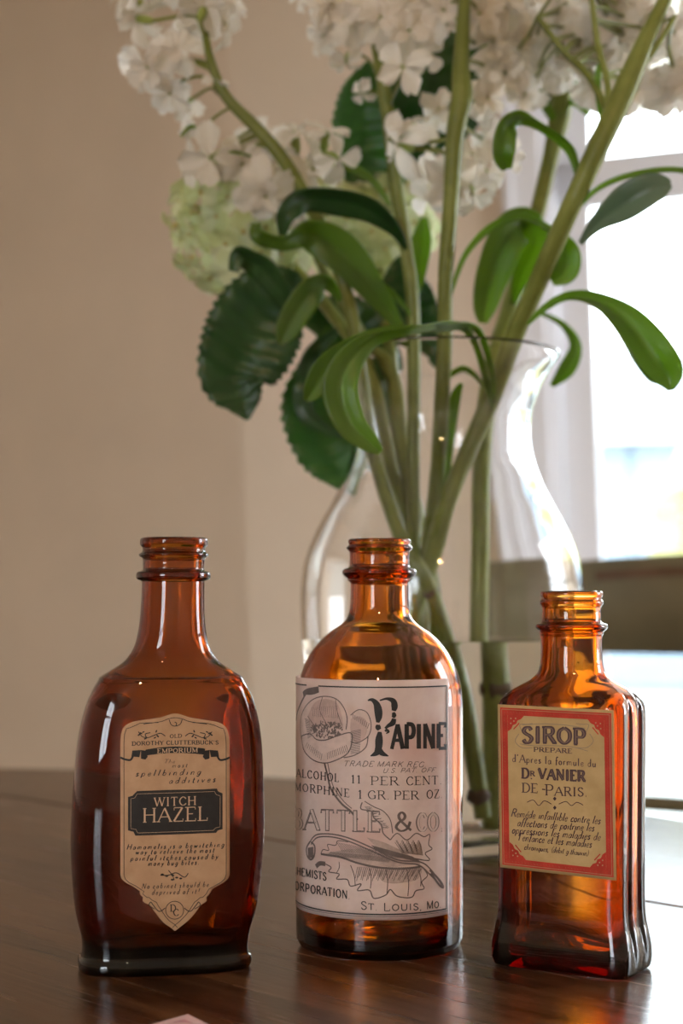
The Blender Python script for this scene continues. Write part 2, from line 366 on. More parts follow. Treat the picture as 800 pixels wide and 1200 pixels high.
# ceiling lamp behind the camera (its warm bulb glints in the glass)
lp = empty('pendant_lamp', (-0.10, -1.15, CEIL)); tag(lp, 'pendant lamp with one warm bulb, hanging from the ceiling behind the camera', 'lamp')
tube([Vector((0, 0, 0)), Vector((0, 0, -0.02))], [.06, .06], 20).build('ceiling_cup', black_m, lp, True)
tube([Vector((0, 0, -.02)), Vector((0, 0, -.50))], [.004, .004], 8).build('cord', black_m, lp, True)
pr = [(-.50, .02), (-.52, .05), (-.545, .085), (-.57, .10)]
vs = []; fs = []; k = 24
for z, r in pr:
    for i in range(k): vs.append((r * math.cos(2 * PI * i / k), r * math.sin(2 * PI * i / k), z))
for j in range(3):
    for i in range(k): fs.append((j * k + i, j * k + (i + 1) % k, (j + 1) * k + (i + 1) % k, (j + 1) * k + i))
o = mesh('lamp_shade', vs, fs, black_m, lp); sm = o.modifiers.new('s', 'SOLIDIFY'); sm.thickness = 0.002
bm = bmesh.new(); bmesh.ops.create_uvsphere(bm, u_segments=20, v_segments=12, radius=0.04); bmesh.ops.translate(bm, verts=bm.verts, vec=(0, 0, -.62))
me = bpy.data.meshes.new('bulb'); bm.to_mesh(me); bm.free(); me.materials.append(bulb_m); link(bpy.data.objects.new('bulb', me), lp)

# ------------------------------------------------------------------ bottles
def ring(N, z, a, b, n, cx=0, fl=0):
    out = []
    for i in range(N):
        t = 2 * PI * i / N; c, s = math.cos(t), math.sin(t)
        if n <= 2.01: x, y = a * c, b * s
        else:
            r = (abs(c) ** n + abs(s) ** n) ** (-1 / n); x, y = a * c * r, b * s * r
            # spread samples so that long faces and corners are both well covered
        if fl:
            k = abs(x) / a
            if k > 0.90 and abs(y) < b * 0.93:
                g = abs(math.sin(1.5 * PI * (y / b + 1) )) ; g = (1 - g) ** 2
                x -= math.copysign(fl * g, x)
        out.append(Vector((x + cx, y, z)))
    return out
def bottle_mesh(name, outer, inner, N, mat_, parent, dense=False, sub=4):
    """outer/inner: lists of (z, a, b, n, cx, flute), outer bottom->lip, inner lip->bottom; ONE closed glass wall"""
    prof = catmull(outer, sub) + catmull(inner, sub)
    vs = []; fs = []
    for (z, a, b, n, cx, fl) in prof: vs += ring(N, z, a, b, n, cx, fl)
    R = len(prof)
    for j in range(R - 1):
        for i in range(N):
            fs.append((j * N + i, j * N + (i + 1) % N, (j + 1) * N + (i + 1) % N, (j + 1) * N + i))
    c0 = len(vs); vs.append(Vector((prof[0][4], 0, prof[0][0] + .0003))); vs.append(Vector((prof[-1][4], 0, prof[-1][0] - .0002)))
    for i in range(N):
        fs.append((c0, (i + 1) % N, i)); fs.append((c0 + 1, (R - 1) * N + i, (R - 1) * N + (i + 1) % N))
    return mesh(name, vs, fs, mat_, parent, True)

def screw_thread(parent, z0, r, cx, turns=1.15, th=.0009, pitch=.0032, a0=0.3):
    n = 60; pts = []; rr = []
    for i in range(n + 1):
        t = i / n; a = a0 + t * turns * 2 * PI; e = min(1, t * 8, (1 - t) * 8)
        pts.append(Vector((cx + r * math.cos(a), r * math.sin(a), z0 - pitch * t * turns))); rr.append(.0002 + th * e)
    return tube(pts, rr, 8)

# --- bottle 1: flask with the ornate tan label
B1 = Vector((-0.0603, 0.565, 0)); Y1 = math.radians(11)
b1 = empty('flask_bottle', B1, Y1); tag(b1, 'amber glass flask bottle with a shield-shaped tan paper label, leftmost of the three bottles', 'bottle')
k1 = 1 / 3333.0
def cx1(z): return -0.0018 + z * 0.022
def s1(z, a, b, n): return (z, a, b, n, cx1(z), 0)
out1 = [s1(.0012, .024, .0125, 3), s1(.0003, .0285, .0155, 3.2), s1(.0008, .0298, .0165, 3.2), s1(.0024, .0302, .0168, 3.2), s1(.0042, .0300, .0166, 3.2), s1(.0058, .0289, .0158, 3.2),
        s1(.012, .0293, .0160, 3.2), s1(.022, .0318, .0166, 3.2), s1(.040, .0335, .0168, 3.2), s1(.056, .0335, .0168, 3.2), s1(.078, .0322, .0166, 3.2), s1(.090, .0300, .0163, 3.2),
        s1(.097, .0274, .0158, 3.1), s1(.1005, .0255, .0152, 3), s1(.1016, .0250, .0146, 3), s1(.1022, .0243, .0138, 2.9), s1(.1045, .0205, .0132, 2.6), s1(.1075, .0163, .0124, 2.2), s1(.112, .0134, .0118, 2), s1(.118, .0119, .0114, 2),
        s1(.126, .0112, .0111, 2), s1(.1345, .0110, .0110, 2), s1(.1352, .0112, .0112, 2), s1(.1360, .0128, .0128, 2), s1(.1372, .0131, .0131, 2), s1(.1384, .0127, .0127, 2), s1(.1392, .0109, .0109, 2),
        s1(.141, .0108, .0108, 2), s1(.1432, .0110, .0110, 2), s1(.1440, .0121, .0121, 2), s1(.1448, .0122, .0122, 2), s1(.1456, .0112, .0112, 2), s1(.1470, .0111, .0111, 2), s1(.1480, .0119, .0119, 2), s1(.1498, .0119, .0119, 2), s1(.1505, .0113, .0113, 2)]
in1 = [s1(.1504, .0098, .0098, 2), s1(.1495, .0090, .0090, 2), s1(.140, .0086, .0086, 2), s1(.120, .0090, .0090, 2), s1(.112, .0108, .0092, 2), s1(.1065, .0145, .0102, 2.3), s1(.1025, .0205, .0118, 2.6),
       s1(.098, .0240, .0136, 2.9), s1(.090, .0274, .0144, 2.3), s1(.078, .0296, .0147, 2.2), s1(.056, .0308, .0149, 2.2), s1(.040, .0308, .0149, 2.2), s1(.022, .0290, .0145, 2.2), s1(.013, .0266, .0136, 2.3), s1(.0085, .0235, .0112, 3), s1(.0070, .016, .0075, 3), s1(.0066, .008, .004, 3)]
bottle_mesh('glass_body', out1, in1, 112, deep_m, b1)

# --- bottle 2: round bottle
B2 = Vector((0.01418, 0.600, 0)); R2 = .0311
b2 = empty('round_bottle', B2, 0); tag(b2, 'round amber glass bottle with a pale pink poppy label, middle of the three bottles', 'bottle')
def s2(z, r): return (z, r, r, 2, 0, 0)
out2 = [s2(.0022, .020), s2(.0006, .0262), s2(.0002, .0282), s2(.0010, .0298), s2(.0030, .0307), s2(.006, .0311), s2(.030, .0311), s2(.060, .0311), s2(.086, .0311), s2(.093, .0308), s2(.0985, .0300), s2(.104, .0283), s2(.109, .0258),
        s2(.1135, .0222), s2(.1168, .0185), s2(.1190, .0152), s2(.1210, .0129), s2(.1235, .0116), s2(.127, .0110), s2(.1325, .0108), s2(.1350, .0109), s2(.1358, .0119), s2(.1366, .0120), s2(.1373, .0128), s2(.1382, .0137), s2(.1392, .0139), s2(.1402, .0133), s2(.1409, .0116),
        s2(.1425, .0112), s2(.1462, .0112), s2(.1472, .0118), s2(.1481, .0125), s2(.1489, .0118), s2(.1494, .0114), s2(.1500, .0117), s2(.1509, .0117), s2(.1514, .0112)]
in2 = [s2(.1513, .0100), s2(.1502, .0092), s2(.140, .0088), s2(.127, .0088), s2(.1215, .0105), s2(.1165, .0158), s2(.111, .0218), s2(.104, .0258), s2(.098, .0278), s2(.090, .0288), s2(.060, .0290), s2(.030, .0290), s2(.010, .0287), s2(.0060, .0265), s2(.0046, .022), s2(.0044, .012), s2(.0048, .006)]
bottle_mesh('glass_body', out2, in2, 96, amber_m, b2)

# --- bottle 3: rectangular bottle with fluted sides
B3 = Vector((0.0808, 0.5650, 0)); Y3 = math.radians(-31)
b3 = empty('rectangular_bottle', B3, Y3); tag(b3, 'short rectangular amber bottle with fluted sides and a red-bordered label, rightmost of the three bottles', 'bottle')
def s3(z, a, b, n, f=0): return (z, a, b, n, 0, f)
out3 = [s3(.0014, .019, .010, 6), s3(.0004, .0235, .0128, 7), s3(.0010, .0252, .0146, 8), s3(.0040, .0258, .0152, 8, .0004), s3(.008, .0257, .0151, 8, .0008), s3(.0125, .0250, .0145, 8, .0012), s3(.018, .0240, .0140, 8, .0014), s3(.026, .0236, .0139, 8, .0014),
        s3(.050, .0236, .0139, 8, .0014), s3(.075, .0238, .0140, 8, .0014), s3(.088, .0238, .0140, 8, .0012), s3(.0925, .0234, .0138, 7, .0008), s3(.0955, .0218, .0132, 5, .0004), s3(.0975, .0192, .0126, 4), s3(.0992, .0165, .0121, 3), s3(.1010, .0138, .0116, 2.4), s3(.1035, .0118, .0111, 2), s3(.107, .0109, .0109, 2),
        s3(.1120, .0107, .0107, 2), s3(.1160, .0108, .0108, 2), s3(.1166, .0112, .0112, 2), s3(.1176, .0113, .0113, 2), s3(.1182, .0121, .0121, 2), s3(.1192, .0127, .0127, 2), s3(.1202, .0124, .0124, 2), s3(.1210, .0106, .0106, 2), s3(.1235, .0103, .0103, 2), s3(.1262, .0104, .0104, 2), s3(.1272, .0111, .0111, 2), s3(.1280, .0112, .0112, 2), s3(.1288, .0107, .0107, 2), s3(.1296, .0106, .0106, 2), s3(.1302, .0110, .0110, 2), s3(.1312, .0110, .0110, 2), s3(.1317, .0106, .0106, 2)]
in3 = [s3(.1316, .0093, .0093, 2), s3(.1308, .0086, .0086, 2), s3(.120, .0083, .0083, 2), s3(.108, .0085, .0085, 2), s3(.1015, .0098, .0090, 2.2), s3(.0975, .0150, .0100, 3), s3(.094, .0195, .0108, 4), s3(.089, .0214, .0120, 3.2), s3(.075, .0216, .0122, 3), s3(.050, .0215, .0121, 3), s3(.026, .0213, .0120, 3), s3(.016, .0213, .0118, 3),
       s3(.0095, .0205, .0108, 5), s3(.0070, .018, .009, 5), s3(.0064, .010, .005, 4)]
bottle_mesh('glass_body', out3, in3, 160, amber_m, b3)
# a few dried specks on the shoulder of bottle 3
speck_m = plain('dried_speck', (0.02, 0.012, 0.008), 0.8, 0.1)
sm_ = MB(); random.seed(5)
def surf_prof(prof, z):
    pr_ = sorted(prof[:20]); 
    for p0, p1 in zip(pr_, pr_[1:]):
        if p0[0] <= z <= p1[0]:
            t = (z - p0[0]) / max(1e-9, p1[0] - p0[0]); return [a + (b - a) * t for a, b in zip(p0, p1)]
    return pr_[-1]
for i in range(34):
    z = random.choice([random.uniform(.0935, .0965)] * 4 + [random.uniform(.097, .108)]); x = random.gauss(.0150, .0016) if z < .0966 else random.uniform(-.009, .009)
    q_ = surf_prof(out3, z); a_, b_, n_ = q_[1], q_[2], q_[3]
    if abs(x) >= a_: continue
    y = -b_ * (1 - abs(x / a_) ** n_) ** (1 / n_) - .0001; r = random.uniform(.00012, .00042)
    sm_.add([(x - r, y, z), (x, y - r * .4, z + r * .8), (x + r, y, z + .1 * r), (x + r * .2, y - r * .4, z - r), (x, y + r * .6, z)], [(0, 3, 1), (1, 3, 2), (0, 1, 4), (1, 2, 4), (2, 3, 4), (3, 0, 4)])
so = sm_.build('dried_specks', speck_m, b3); so['kind'] = 'stuff'; so['label'] = 'dark dried specks on the shoulder'

# ------------------------------------------------------------------ printed labels: strokes of a small serif alphabet
G = {
'A': (.80, 't0,0 .4,1|T.4,1 .78,0|t.14,.35 .64,.35|s0,0 .78,0'),
'B': (.70, 'T.12,0 .12,1|Tc.12,1 .5,.97 .58,.77 .46,.55 .12,.53|Tc.12,.53 .52,.5 .65,.27 .5,.03 .12,0|s.06,0 .06,1'),
'C': (.76, 'Tc.68,.76 .52,.97 .28,.95 .08,.66 .08,.34 .26,.05 .52,.03 .70,.22'),
'D': (.80, 'T.12,0 .12,1|Tc.12,1 .48,.97 .72,.7 .72,.3 .48,.03 .12,0|s.06,0 .06,1'),
'E': (.66, 'T.12,0 .12,1|t.12,1 .6,1 .6,.84|t.12,.52 .45,.52|t.12,0 .62,0 .62,.17|s.06,0 .06,1'),
'F': (.62, 'T.12,0 .12,1|t.12,1 .6,1 .6,.84|t.12,.52 .45,.52|s.1,0 .06,1'),
'G': (.80, 'Tc.68,.76 .52,.97 .28,.95 .08,.66 .08,.34 .26,.05 .52,.03 .68,.12|T.68,.42 .68,.05|s.66,.42'),
'H': (.86, 'T.12,0 .12,1|T.72,0 .72,1|t.12,.52 .72,.52|s.12,0 .12,1 .72,0 .72,1'),
'I': (.36, 'T.17,0 .17,1|s.17,0 .17,1'),
'K': (.78, 'T.12,0 .12,1|t.12,.4 .65,1|T.32,.6 .70,0|s.12,0 .12,1 .65,1 .70,0'),
'L': (.64, 'T.12,0 .12,1|t.12,0 .58,0 .58,.2|s.12,1 .08,0'),
'M': (.98, 't.12,0 .12,1|T.12,1 .48,.05|t.48,.05 .84,1|T.84,1 .84,0|s.1,0 .84,0 .08,1 .88,1'),
'N': (.86, 't.12,0 .12,1|T.12,1 .72,0|t.72,0 .72,1|s.12,0 .08,1 .72,1'),
'O': (.84, 'Tc.40,1 .13,.8 .06,.5 .13,.2 .40,0 .67,.2 .74,.5 .67,.8 .40,1'),
'P': (.68, 'T.12,0 .12,1|Tc.12,1 .5,.97 .62,.74 .5,.49 .12,.47|s.12,0 .06,1'),
'R': (.76, 'T.12,0 .12,1|Tc.12,1 .5,.97 .60,.76 .48,.54 .12,.52|T.36,.52 .70,0|s.12,0 .06,1 .72,0'),
'S': (.62, 'Tc.52,.8 .40,.98 .18,.96 .08,.76 .22,.58 .42,.45 .55,.26 .42,.04 .2,.02 .06,.22'),
'T': (.72, 'T.34,0 .34,1|t.02,.84 .02,1 .66,1 .66,.84|s.34,0'),
'U': (.80, 'Tc.12,1 .12,.35 .2,.06 .42,0 .62,.1 .68,.35 .68,1|s.12,1 .68,1'),
'V': (.78, 'T.02,1 .38,0|t.38,0 .74,1|s.04,1 .74,1'),
'W': (1.08, 'T.02,1 .28,0|t.28,0 .52,.95|T.52,.95 .78,0|t.78,0 1.02,1|s.04,1 .52,1 1.02,1'),
'X': (.76, 'T.06,1 .68,0|t.06,0 .66,1|s.06,1 .68,0 .06,0 .66,1'),
'Y': (.74, 'T.02,1 .35,.48|t.35,.48 .68,1|T.35,.48 .35,0|s.04,1 .68,1 .35,0'),
'Z': (.70, 't.08,.82 .08,1 .6,1|T.6,1 .06,0|t.06,0 .64,0 .64,.18'),
'1': (.42, 'T.2,0 .2,1|t.06,.82 .2,1|s.2,0'),
'&': (.86, 'Tc.74,.5 .6,.12 .3,0 .08,.2 .2,.45 .45,.65 .48,.86 .34,1 .2,.84 .3,.55 .78,.02'),
'.': (.28, 'T.08,.03 .14,.03'), ',': (.28, 'T.12,.05 .05,-.16'), "'": (.24, 'T.1,1 .08,.8'), '!': (.28, 'T.12,.35 .14,1|T.12,.03 .13,.03'), '-': (.4, 'T.05,.4 .32,.4'),
'a': (.50, 'tc.38,.42 .22,.5 .06,.3 .08,.05 .24,.0 .38,.2|T.39,.48 .38,.08 .46,.02'),
'b': (.50, 'T.08,1 .08,.05|tc.08,.35 .25,.5 .42,.32 .36,.05 .18,.0 .08,.1'),
'c': (.42, 'Tc.36,.4 .22,.5 .06,.3 .1,.04 .24,.0 .38,.1'),
'd': (.52, 'T.40,1 .40,.06 .47,.02|tc.40,.38 .22,.5 .06,.3 .1,.04 .24,.0 .40,.2'),
'e': (.44, 'tc.08,.26 .36,.3 .3,.48 .14,.46 .05,.24 .12,.03 .26,.0 .40,.12'),
'f': (.34, 'Tc.36,.92 .26,1 .16,.85 .14,.4 .12,-.1|t.02,.48 .32,.48'),
'g': (.50, 'tc.38,.42 .22,.5 .06,.3 .1,.05 .24,.02 .38,.2|Tc.40,.48 .39,.0 .28,-.3 .08,-.24'),
'h': (.52, 'T.08,1 .08,0|tc.08,.35 .26,.5 .38,.4 .39,.06 .46,.02'),
'i': (.26, 'T.12,.48 .12,.04 .18,.02|T.13,.68 .14,.68'),
'l': (.26, 'T.1,1 .1,.05 .18,.02'),
'm': (.78, 'T.08,.48 .08,0|tc.08,.35 .24,.5 .34,.4 .35,.02|tc.35,.35 .52,.5 .62,.4 .63,.06 .70,.02'),
'n': (.52, 'T.08,.48 .08,0|tc.08,.35 .26,.5 .38,.4 .39,.06 .46,.02'),
'o': (.48, 'Tc.22,.5 .07,.38 .07,.12 .22,0 .37,.12 .37,.38 .22,.5'),
'p': (.50, 'T.08,.48 .08,-.3|tc.08,.35 .25,.5 .42,.32 .36,.05 .18,.0 .08,.1'),
'r': (.36, 'T.08,.48 .08,0|tc.08,.32 .2,.5 .32,.44'),
's': (.38, 'Tc.30,.42 .18,.5 .08,.38 .18,.26 .30,.14 .18,0 .05,.08'),
't': (.34, 'Tc.14,.8 .13,.2 .18,.02 .30,.06|t.02,.48 .28,.48'),
'u': (.52, 'Tc.08,.48 .08,.12 .2,0 .38,.15|T.39,.48 .39,.06 .46,.02'),
'v': (.46, 'T.04,.48 .2,0|t.2,0 .38,.48'),
'w': (.66, 'T.04,.48 .18,0|t.18,0 .32,.45|T.32,.45 .46,0|t.46,0 .6,.48'),
'x': (.46, 'T.05,.48 .38,0|t.05,0 .37,.48'),
'y': (.48, 'T.05,.48 .2,.04|tc.38,.48 .22,.0 .12,-.26 .0,-.26'),
'q': (.50, 'tc.38,.42 .22,.5 .06,.3 .1,.05 .24,.02 .38,.2|T.40,.48 .39,-.3'),
'z': (.44, 't.06,.48 .36,.48|T.36,.48 .05,0|t.05,0 .38,0'),
'é': (.44, 'tc.08,.26 .36,.3 .3,.48 .14,.46 .05,.24 .12,.03 .26,.0 .40,.12|t.2,.62 .34,.82'),
'(': (.3, 'tc.25,1 .08,.6 .08,.3 .25,-.1'), ')': (.3, 'tc.05,1 .22,.6 .22,.3 .05,-.1'),
}
def glyph(chr_):
    wd, d = G.get(chr_, (.35, '')); out = []
    for s in d.split('|'):
        if not s: continue
        kind = s[0]; s = s[1:]; sm = s.startswith('c'); s = s[1:] if sm else s
        pts = [tuple(float(v) for v in p_.split(',')) for p_ in s.split()]
        if sm: pts = catmull(pts, 5)
        out.append((kind, pts))
    return wd, out
class Ink:
    """flat ink laid on a label surface: 2-D strokes and fills in label pixels, wrapped on by fmap(x, y, lift)"""
    def __init__(s, fmap, lift): s.m = MB(); s.f = fmap; s.lift = lift
    def strip(s, pts, hw):
        n = len(pts); 
        if n < 2: return
        vs = []
        for i in range(n):
            ax, ay = pts[max(i - 1, 0)]; bx, by = pts[min(i + 1, n - 1)]; dx, dy = bx - ax, by - ay; l = math.hypot(dx, dy) or 1
            h_ = hw[i] if isinstance(hw, (list, tuple)) else hw
            nx, ny = -dy / l * h_, dx / l * h_; x, y = pts[i]
            vs += [s.f(x + nx, y + ny, s.lift), s.f(x - nx, y - ny, s.lift)]
        s.m.add(vs, [(2 * i, 2 * i + 1, 2 * i + 3, 2 * i + 2) for i in range(n - 1)])
    def line(s, pts, hw, step=12, smooth=False):
        if smooth: pts = catmull(pts, 6)
        q = [pts[0]]
        for a, b in zip(pts, pts[1:]):
            k = max(1, int(math.hypot(b[0] - a[0], b[1] - a[1]) / step))
            for i in range(1, k + 1): q.append((a[0] + (b[0] - a[0]) * i / k, a[1] + (b[1] - a[1]) * i / k))
        s.strip(q, hw)
    def fill(s, poly, step=4, xs=14):
        ys = [p_[1] for p_ in poly]; y = min(ys); y1 = max(ys)
        def cut(yy):
            r = []
            for (ax, ay), (bx, by) in zip(poly, poly[1:] + poly[:1]):
                if (ay <= yy) != (by <= yy): r.append(ax + (bx - ax) * (yy - ay) / (by - ay))
            return sorted(r)
        while y < y1 - 1e-6:
            ye = min(y + step, y1); e = (ye - y) * .02; c0 = cut(y + e); c1 = cut(ye - e)
            if len(c0) == len(c1) or True:
                cm = cut((y + ye) / 2)
                if len(c0) != len(cm): c0 = cm
                if len(c1) != len(cm): c1 = cm
                for i in range(0, len(cm) - 1, 2):
                    k = max(1, int((cm[i + 1] - cm[i]) / xs)); vs = []
                    for j in range(k + 1):
                        t = j / k; vs += [s.f(c0[i] + (c0[i + 1] - c0[i]) * t, y, s.lift), s.f(c1[i] + (c1[i + 1] - c1[i]) * t, ye, s.lift)]
                    s.m.add(vs, [(2 * j, 2 * j + 1, 2 * j + 3, 2 * j + 2) for j in range(k)])
            y = ye
    def text(s, txt, x0, y0, x1, y1, h, T=.075, t=.035, serif=True, slant=0.0, space=.12, arch=0.0, small=1.0):
        """small: height factor of every letter after the first (small caps)"""
        tot = sum((glyph(c)[0] + space) * (1 if (i == 0 or small == 1 or txt[i - 1] in ' ') else small) if c != ' ' else .42 for i, c in enumerate(txt)) - space
        sx = (x1 - x0) / tot; pos = 0
        for i, c in enumerate(txt):
            if c == ' ': pos += .42; continue
            k = 1 if (i == 0 or small == 1 or txt[i - 1] == ' ') else small
            wd, st = glyph(c)
            def tr(p_):
                gx = (pos + (p_[0] + slant * p_[1]) * k) * sx; f_ = gx / (x1 - x0)
                return (x0 + gx, y0 + (y1 - y0) * f_ - arch * 4 * f_ * (1 - f_) - p_[1] * h * k)
            for kind, pts in st:
                if kind == 's':
                    if serif:
                        for (a, b) in pts: s.strip([tr((a - .11, b)), tr((a + .11, b))], t * h * .9)
                else:
                    pp = [tr(p_) for p_ in pts]
                    hw = (T if kind == 'T' else t) * h
                    if kind == 'T' and len(pp) > 3 and serif and T > t:   # modulated curve
                        hws = []
                        for j in range(len(pp)):
                            a = pp[max(j - 1, 0)]; b = pp[min(j + 1, len(pp) - 1)]; l = math.hypot(b[0] - a[0], b[1] - a[1]) or 1
                            v = abs(b[1] - a[1]) / l; hws.append(h * (t + (T - t) * v))
                        s.strip(pp, hws)
                    else: s.strip(pp, hw)
            pos += (wd + space) * k
    def oval(s, cx, cy_, rx, ry, hw, a0=0, a1=360, n=24):
        s.strip([(cx + rx * math.cos(math.radians(a0 + (a1 - a0) * i / n)), cy_ + ry * math.sin(math.radians(a0 + (a1 - a0) * i / n))) for i in range(n + 1)], hw)
    def done(s, name, m_, parent, label=None):
        o = s.m.build(name, m_, parent, True)
        if label: o['label'] = label
        return o
def paper(name, rows, fmap, m_, parent, cols=26, label=None):
    """rows: (y, xl, xr); a thin sheet"""
    vs = []; fs = []; n = cols
    for (y, a, b) in rows:
        for i in range(n + 1): vs.append(fmap(a + (b - a) * i / n, y, 0.00012))
    for j in range(len(rows) - 1):
        for i in range(n):
            k = j * (n + 1) + i; fs.append((k, k + n + 1, k + n + 2, k + 1))
    o = mesh(name, vs, fs, m_, parent, True); so = o.modifiers.new('thickness', 'SOLIDIFY'); so.thickness = 0.0001; so.offset = -1
    if label: o['label'] = label
    return o
def rowinterp(tab, step):
    out = []; y = tab[0][0]
    while y < tab[-1][0]:
        for (ya, a0, a1), (yb, b0, b1) in zip(tab, tab[1:]):
            if ya <= y <= yb:
                t = (y - ya) / (yb - ya); out.append((y, a0 + (b0 - a0) * t, a1 + (b1 - a1) * t)); break
        y += step
    out.append(tab[-1]); return out
def ray_plane(M, b):
    """maps a photo pixel to the local (x, z) of the plane y=-b of a bottle"""
    Mi = M.inverted(); O = Mi @ Vector((0, 0, H)); R = Mi.to_3x3()
    def f(px, py):
        d = R @ Vector(((px - 400) / F, 1, (HOR - py) / F)); t = (-b - O.y) / d.y; q_ = O + d * t; return q_.x, q_.z
    return f
def paper_mat(name, c1, c2, stain=None, rough=0.6, sc_=120):
    m, nt, N, L, b = newmat(name)
    cr, nz, mp = noise_col(nt, c1, c2, sc_, 5); last = cr.outputs[0]
    if stain:
        for col, scale, lo, hi, amt, off in stain:
            n2 = N.new('ShaderNodeTexNoise'); n2.inputs['Scale'].default_value = scale; n2.inputs['Detail'].default_value = 4
            mp2 = N.new('ShaderNodeMapping'); mp2.inputs['Location'].default_value = off; L.new(nt.nodes['Texture Coordinate'].outputs['Object'], mp2.inputs[0]); L.new(mp2.outputs[0], n2.inputs[0])
            mr = N.new('ShaderNodeMapRange'); mr.inputs[1].default_value = lo; mr.inputs[2].default_value = hi; mr.inputs[4].default_value = amt; mr.clamp = True
            mx = N.new('ShaderNodeMix'); mx.data_type = 'RGBA'; mx.inputs[7].default_value = (*col, 1)
            L.new(n2.outputs['Fac'], mr.inputs[0]); L.new(mr.outputs[0], mx.inputs[0]); L.new(last, mx.inputs[6]); last = mx.outputs[2]
    L.new(last, b.inputs['Base Color']); b.inputs['Roughness'].default_value = rough; b.inputs['Specular IOR Level'].default_value = 0.15
    return m

# --- label 1 (pixels of a 4.288x enlargement with origin 120,820)
M1 = Matrix.Translation(B1) @ Matrix.Rotation(Y1, 4, 'Z')
rp1 = ray_plane(M1, .0162)
body1 = [(z, a, b, n, cx) for (z, a, b, n, cx, f_) in catmull(out1, 4) if True]
def abn1(z):
    for p0, p1 in zip(body1[16:], body1[17:]):
        if p0[0] <= z <= p1[0]:
            t = (z - p0[0]) / max(1e-9, p1[0] - p0[0]); return [a + (b - a) * t for a, b in zip(p0, p1)]
    return body1[30]
def map1(X, Y, lift):
    x, z = rp1(120 + X / 4.288, 820 + Y / 4.288); _, a, b, n, cx = abn1(z)
    u = min(.98, abs((x - cx) / a)); y = -b * (1 - u ** n) ** (1 / n)
    return Vector((x, y - lift, z))
tan_m = paper_mat('tan_label_paper', (0.52, 0.33, 0.20), (0.62, 0.41, 0.26), [((0.38, 0.21, 0.11), 60, .55, .75, .5, (0, 0, 0))])
ink_m = plain('black_ink', (0.018, 0.018, 0.020), 0.45, 0.2, 400)
tanink_m = plain('tan_lettering', (0.66, 0.47, 0.32), 0.6, 0.1, 300)
tab = [(70, 350, 380), (78, 325, 405), (90, 292, 440), (98, 262, 470), (102, 170, 545), (112, 150, 580), (125, 120, 608), (145, 103, 626), (175, 93, 636), (220, 90, 640), (880, 90, 640), (900, 96, 632), (918, 115, 612), (935, 150, 580), (950, 172, 552), (962, 190, 545), (975, 184, 538), (992, 205, 520), (1008, 198, 526), (1022, 215, 508), (1032, 240, 492), (1050, 250, 480), (1075, 270, 462), (1100, 288, 440), (1125, 312, 412), (1145, 345, 385), (1160, 360, 367)]
lb = paper('paper_label', rowinterp(tab, 10), map1, tan_m, b1, 24, 'tan shield-shaped paper label with black lettering')
k = Ink(map1, .0002)
# border line
def inset(side):
    pts = []
    for (y, a, b) in tab[3:]:
        c = 365; x = (a + 18 if side < 0 else b - 18)
        if y > 1000: x = c + (x - c) * .88; y = y - 16
        pts.append((x, y + (16 if y < 130 else 0)))
    return pts
k.line(inset(-1), 1.6); k.line(inset(1), 1.6)
k.line([(205, 122), (290, 110), (330, 96), (365, 90), (400, 96), (440, 110), (525, 122)], 1.6, smooth=True)
k.line([(335, 100), (345, 125), (365, 132), (372, 118), (362, 112)], 2, smooth=True); k.line([(400, 100), (390, 122), (370, 132)], 2, smooth=True)
for s in (-1, 1):   # sprigs beside OLD
    c = 365
    k.line([(c + s * 50, 182), (c + s * 75, 168), (c + s * 110, 180), (c + s * 140, 190), (c + s * 150, 172), (c + s * 125, 165)], 2.2, smooth=True)
    k.line([(c + s * 140, 190), (c + s * 165, 185), (c + s * 185, 160)], 2, smooth=True)
    for (x, y, r, d) in ((172, 168, 9, -.5), (160, 162, 8, .4), (150, 195, 9, .3), (182, 176, 9, .6), (95, 158, 8, 1.2), (88, 182, 9, -.8), (102, 190, 8, .5)):
        a = d * s; k.fill([(c + s * x + r * math.cos(t * PI / 4) * math.cos(a) - r * .45 * math.sin(t * PI / 4) * math.sin(a), y + r * math.cos(t * PI / 4) * math.sin(a) + r * .45 * math.sin(t * PI / 4) * math.cos(a)) for t in range(8)], 3)
k.text('OLD', 338, 192, 398, 189, 18, T=.11, t=.06)
k.text("DOROTHY CLUTTERBUCK'S", 148, 230, 583, 224, 19, T=.12, t=.07, arch=3)
# banner
k.fill([(215, 250), (290, 238), (365, 234), (440, 236), (515, 244), (513, 276), (440, 268), (365, 266), (290, 270), (217, 280)], 3)
for s in (-1, 1):
    c = 365
    k.fill([(c + s * 150, 255), (c + s * 172, 252), (c + s * 172, 296), (c + s * 150, 300), (c + s * 138, 286)], 3)
    k.fill([(c + s * 172, 252), (c + s * 215, 255), (c + s * 220, 285), (c + s * 180, 288)], 3)
    k.line([(c + s * 205, 262), (c + s * 222, 300), (c + s * 250, 300), (c + s * 276, 290)], 5, smooth=True)
k.text('The', 306, 318, 362, 318, 20, T=.06, t=.035, serif=False, slant=.3)
k.text('most', 348, 340, 424, 338, 22, T=.07, t=.04, serif=False, slant=.3, space=.3)
k.text('spellbinding', 165, 384, 492, 374, 30, T=.085, t=.05, serif=False, slant=.3, space=.3)
k.text('additives', 332, 420, 566, 412, 30, T=.085, t=.05, serif=False, slant=.3, space=.3)
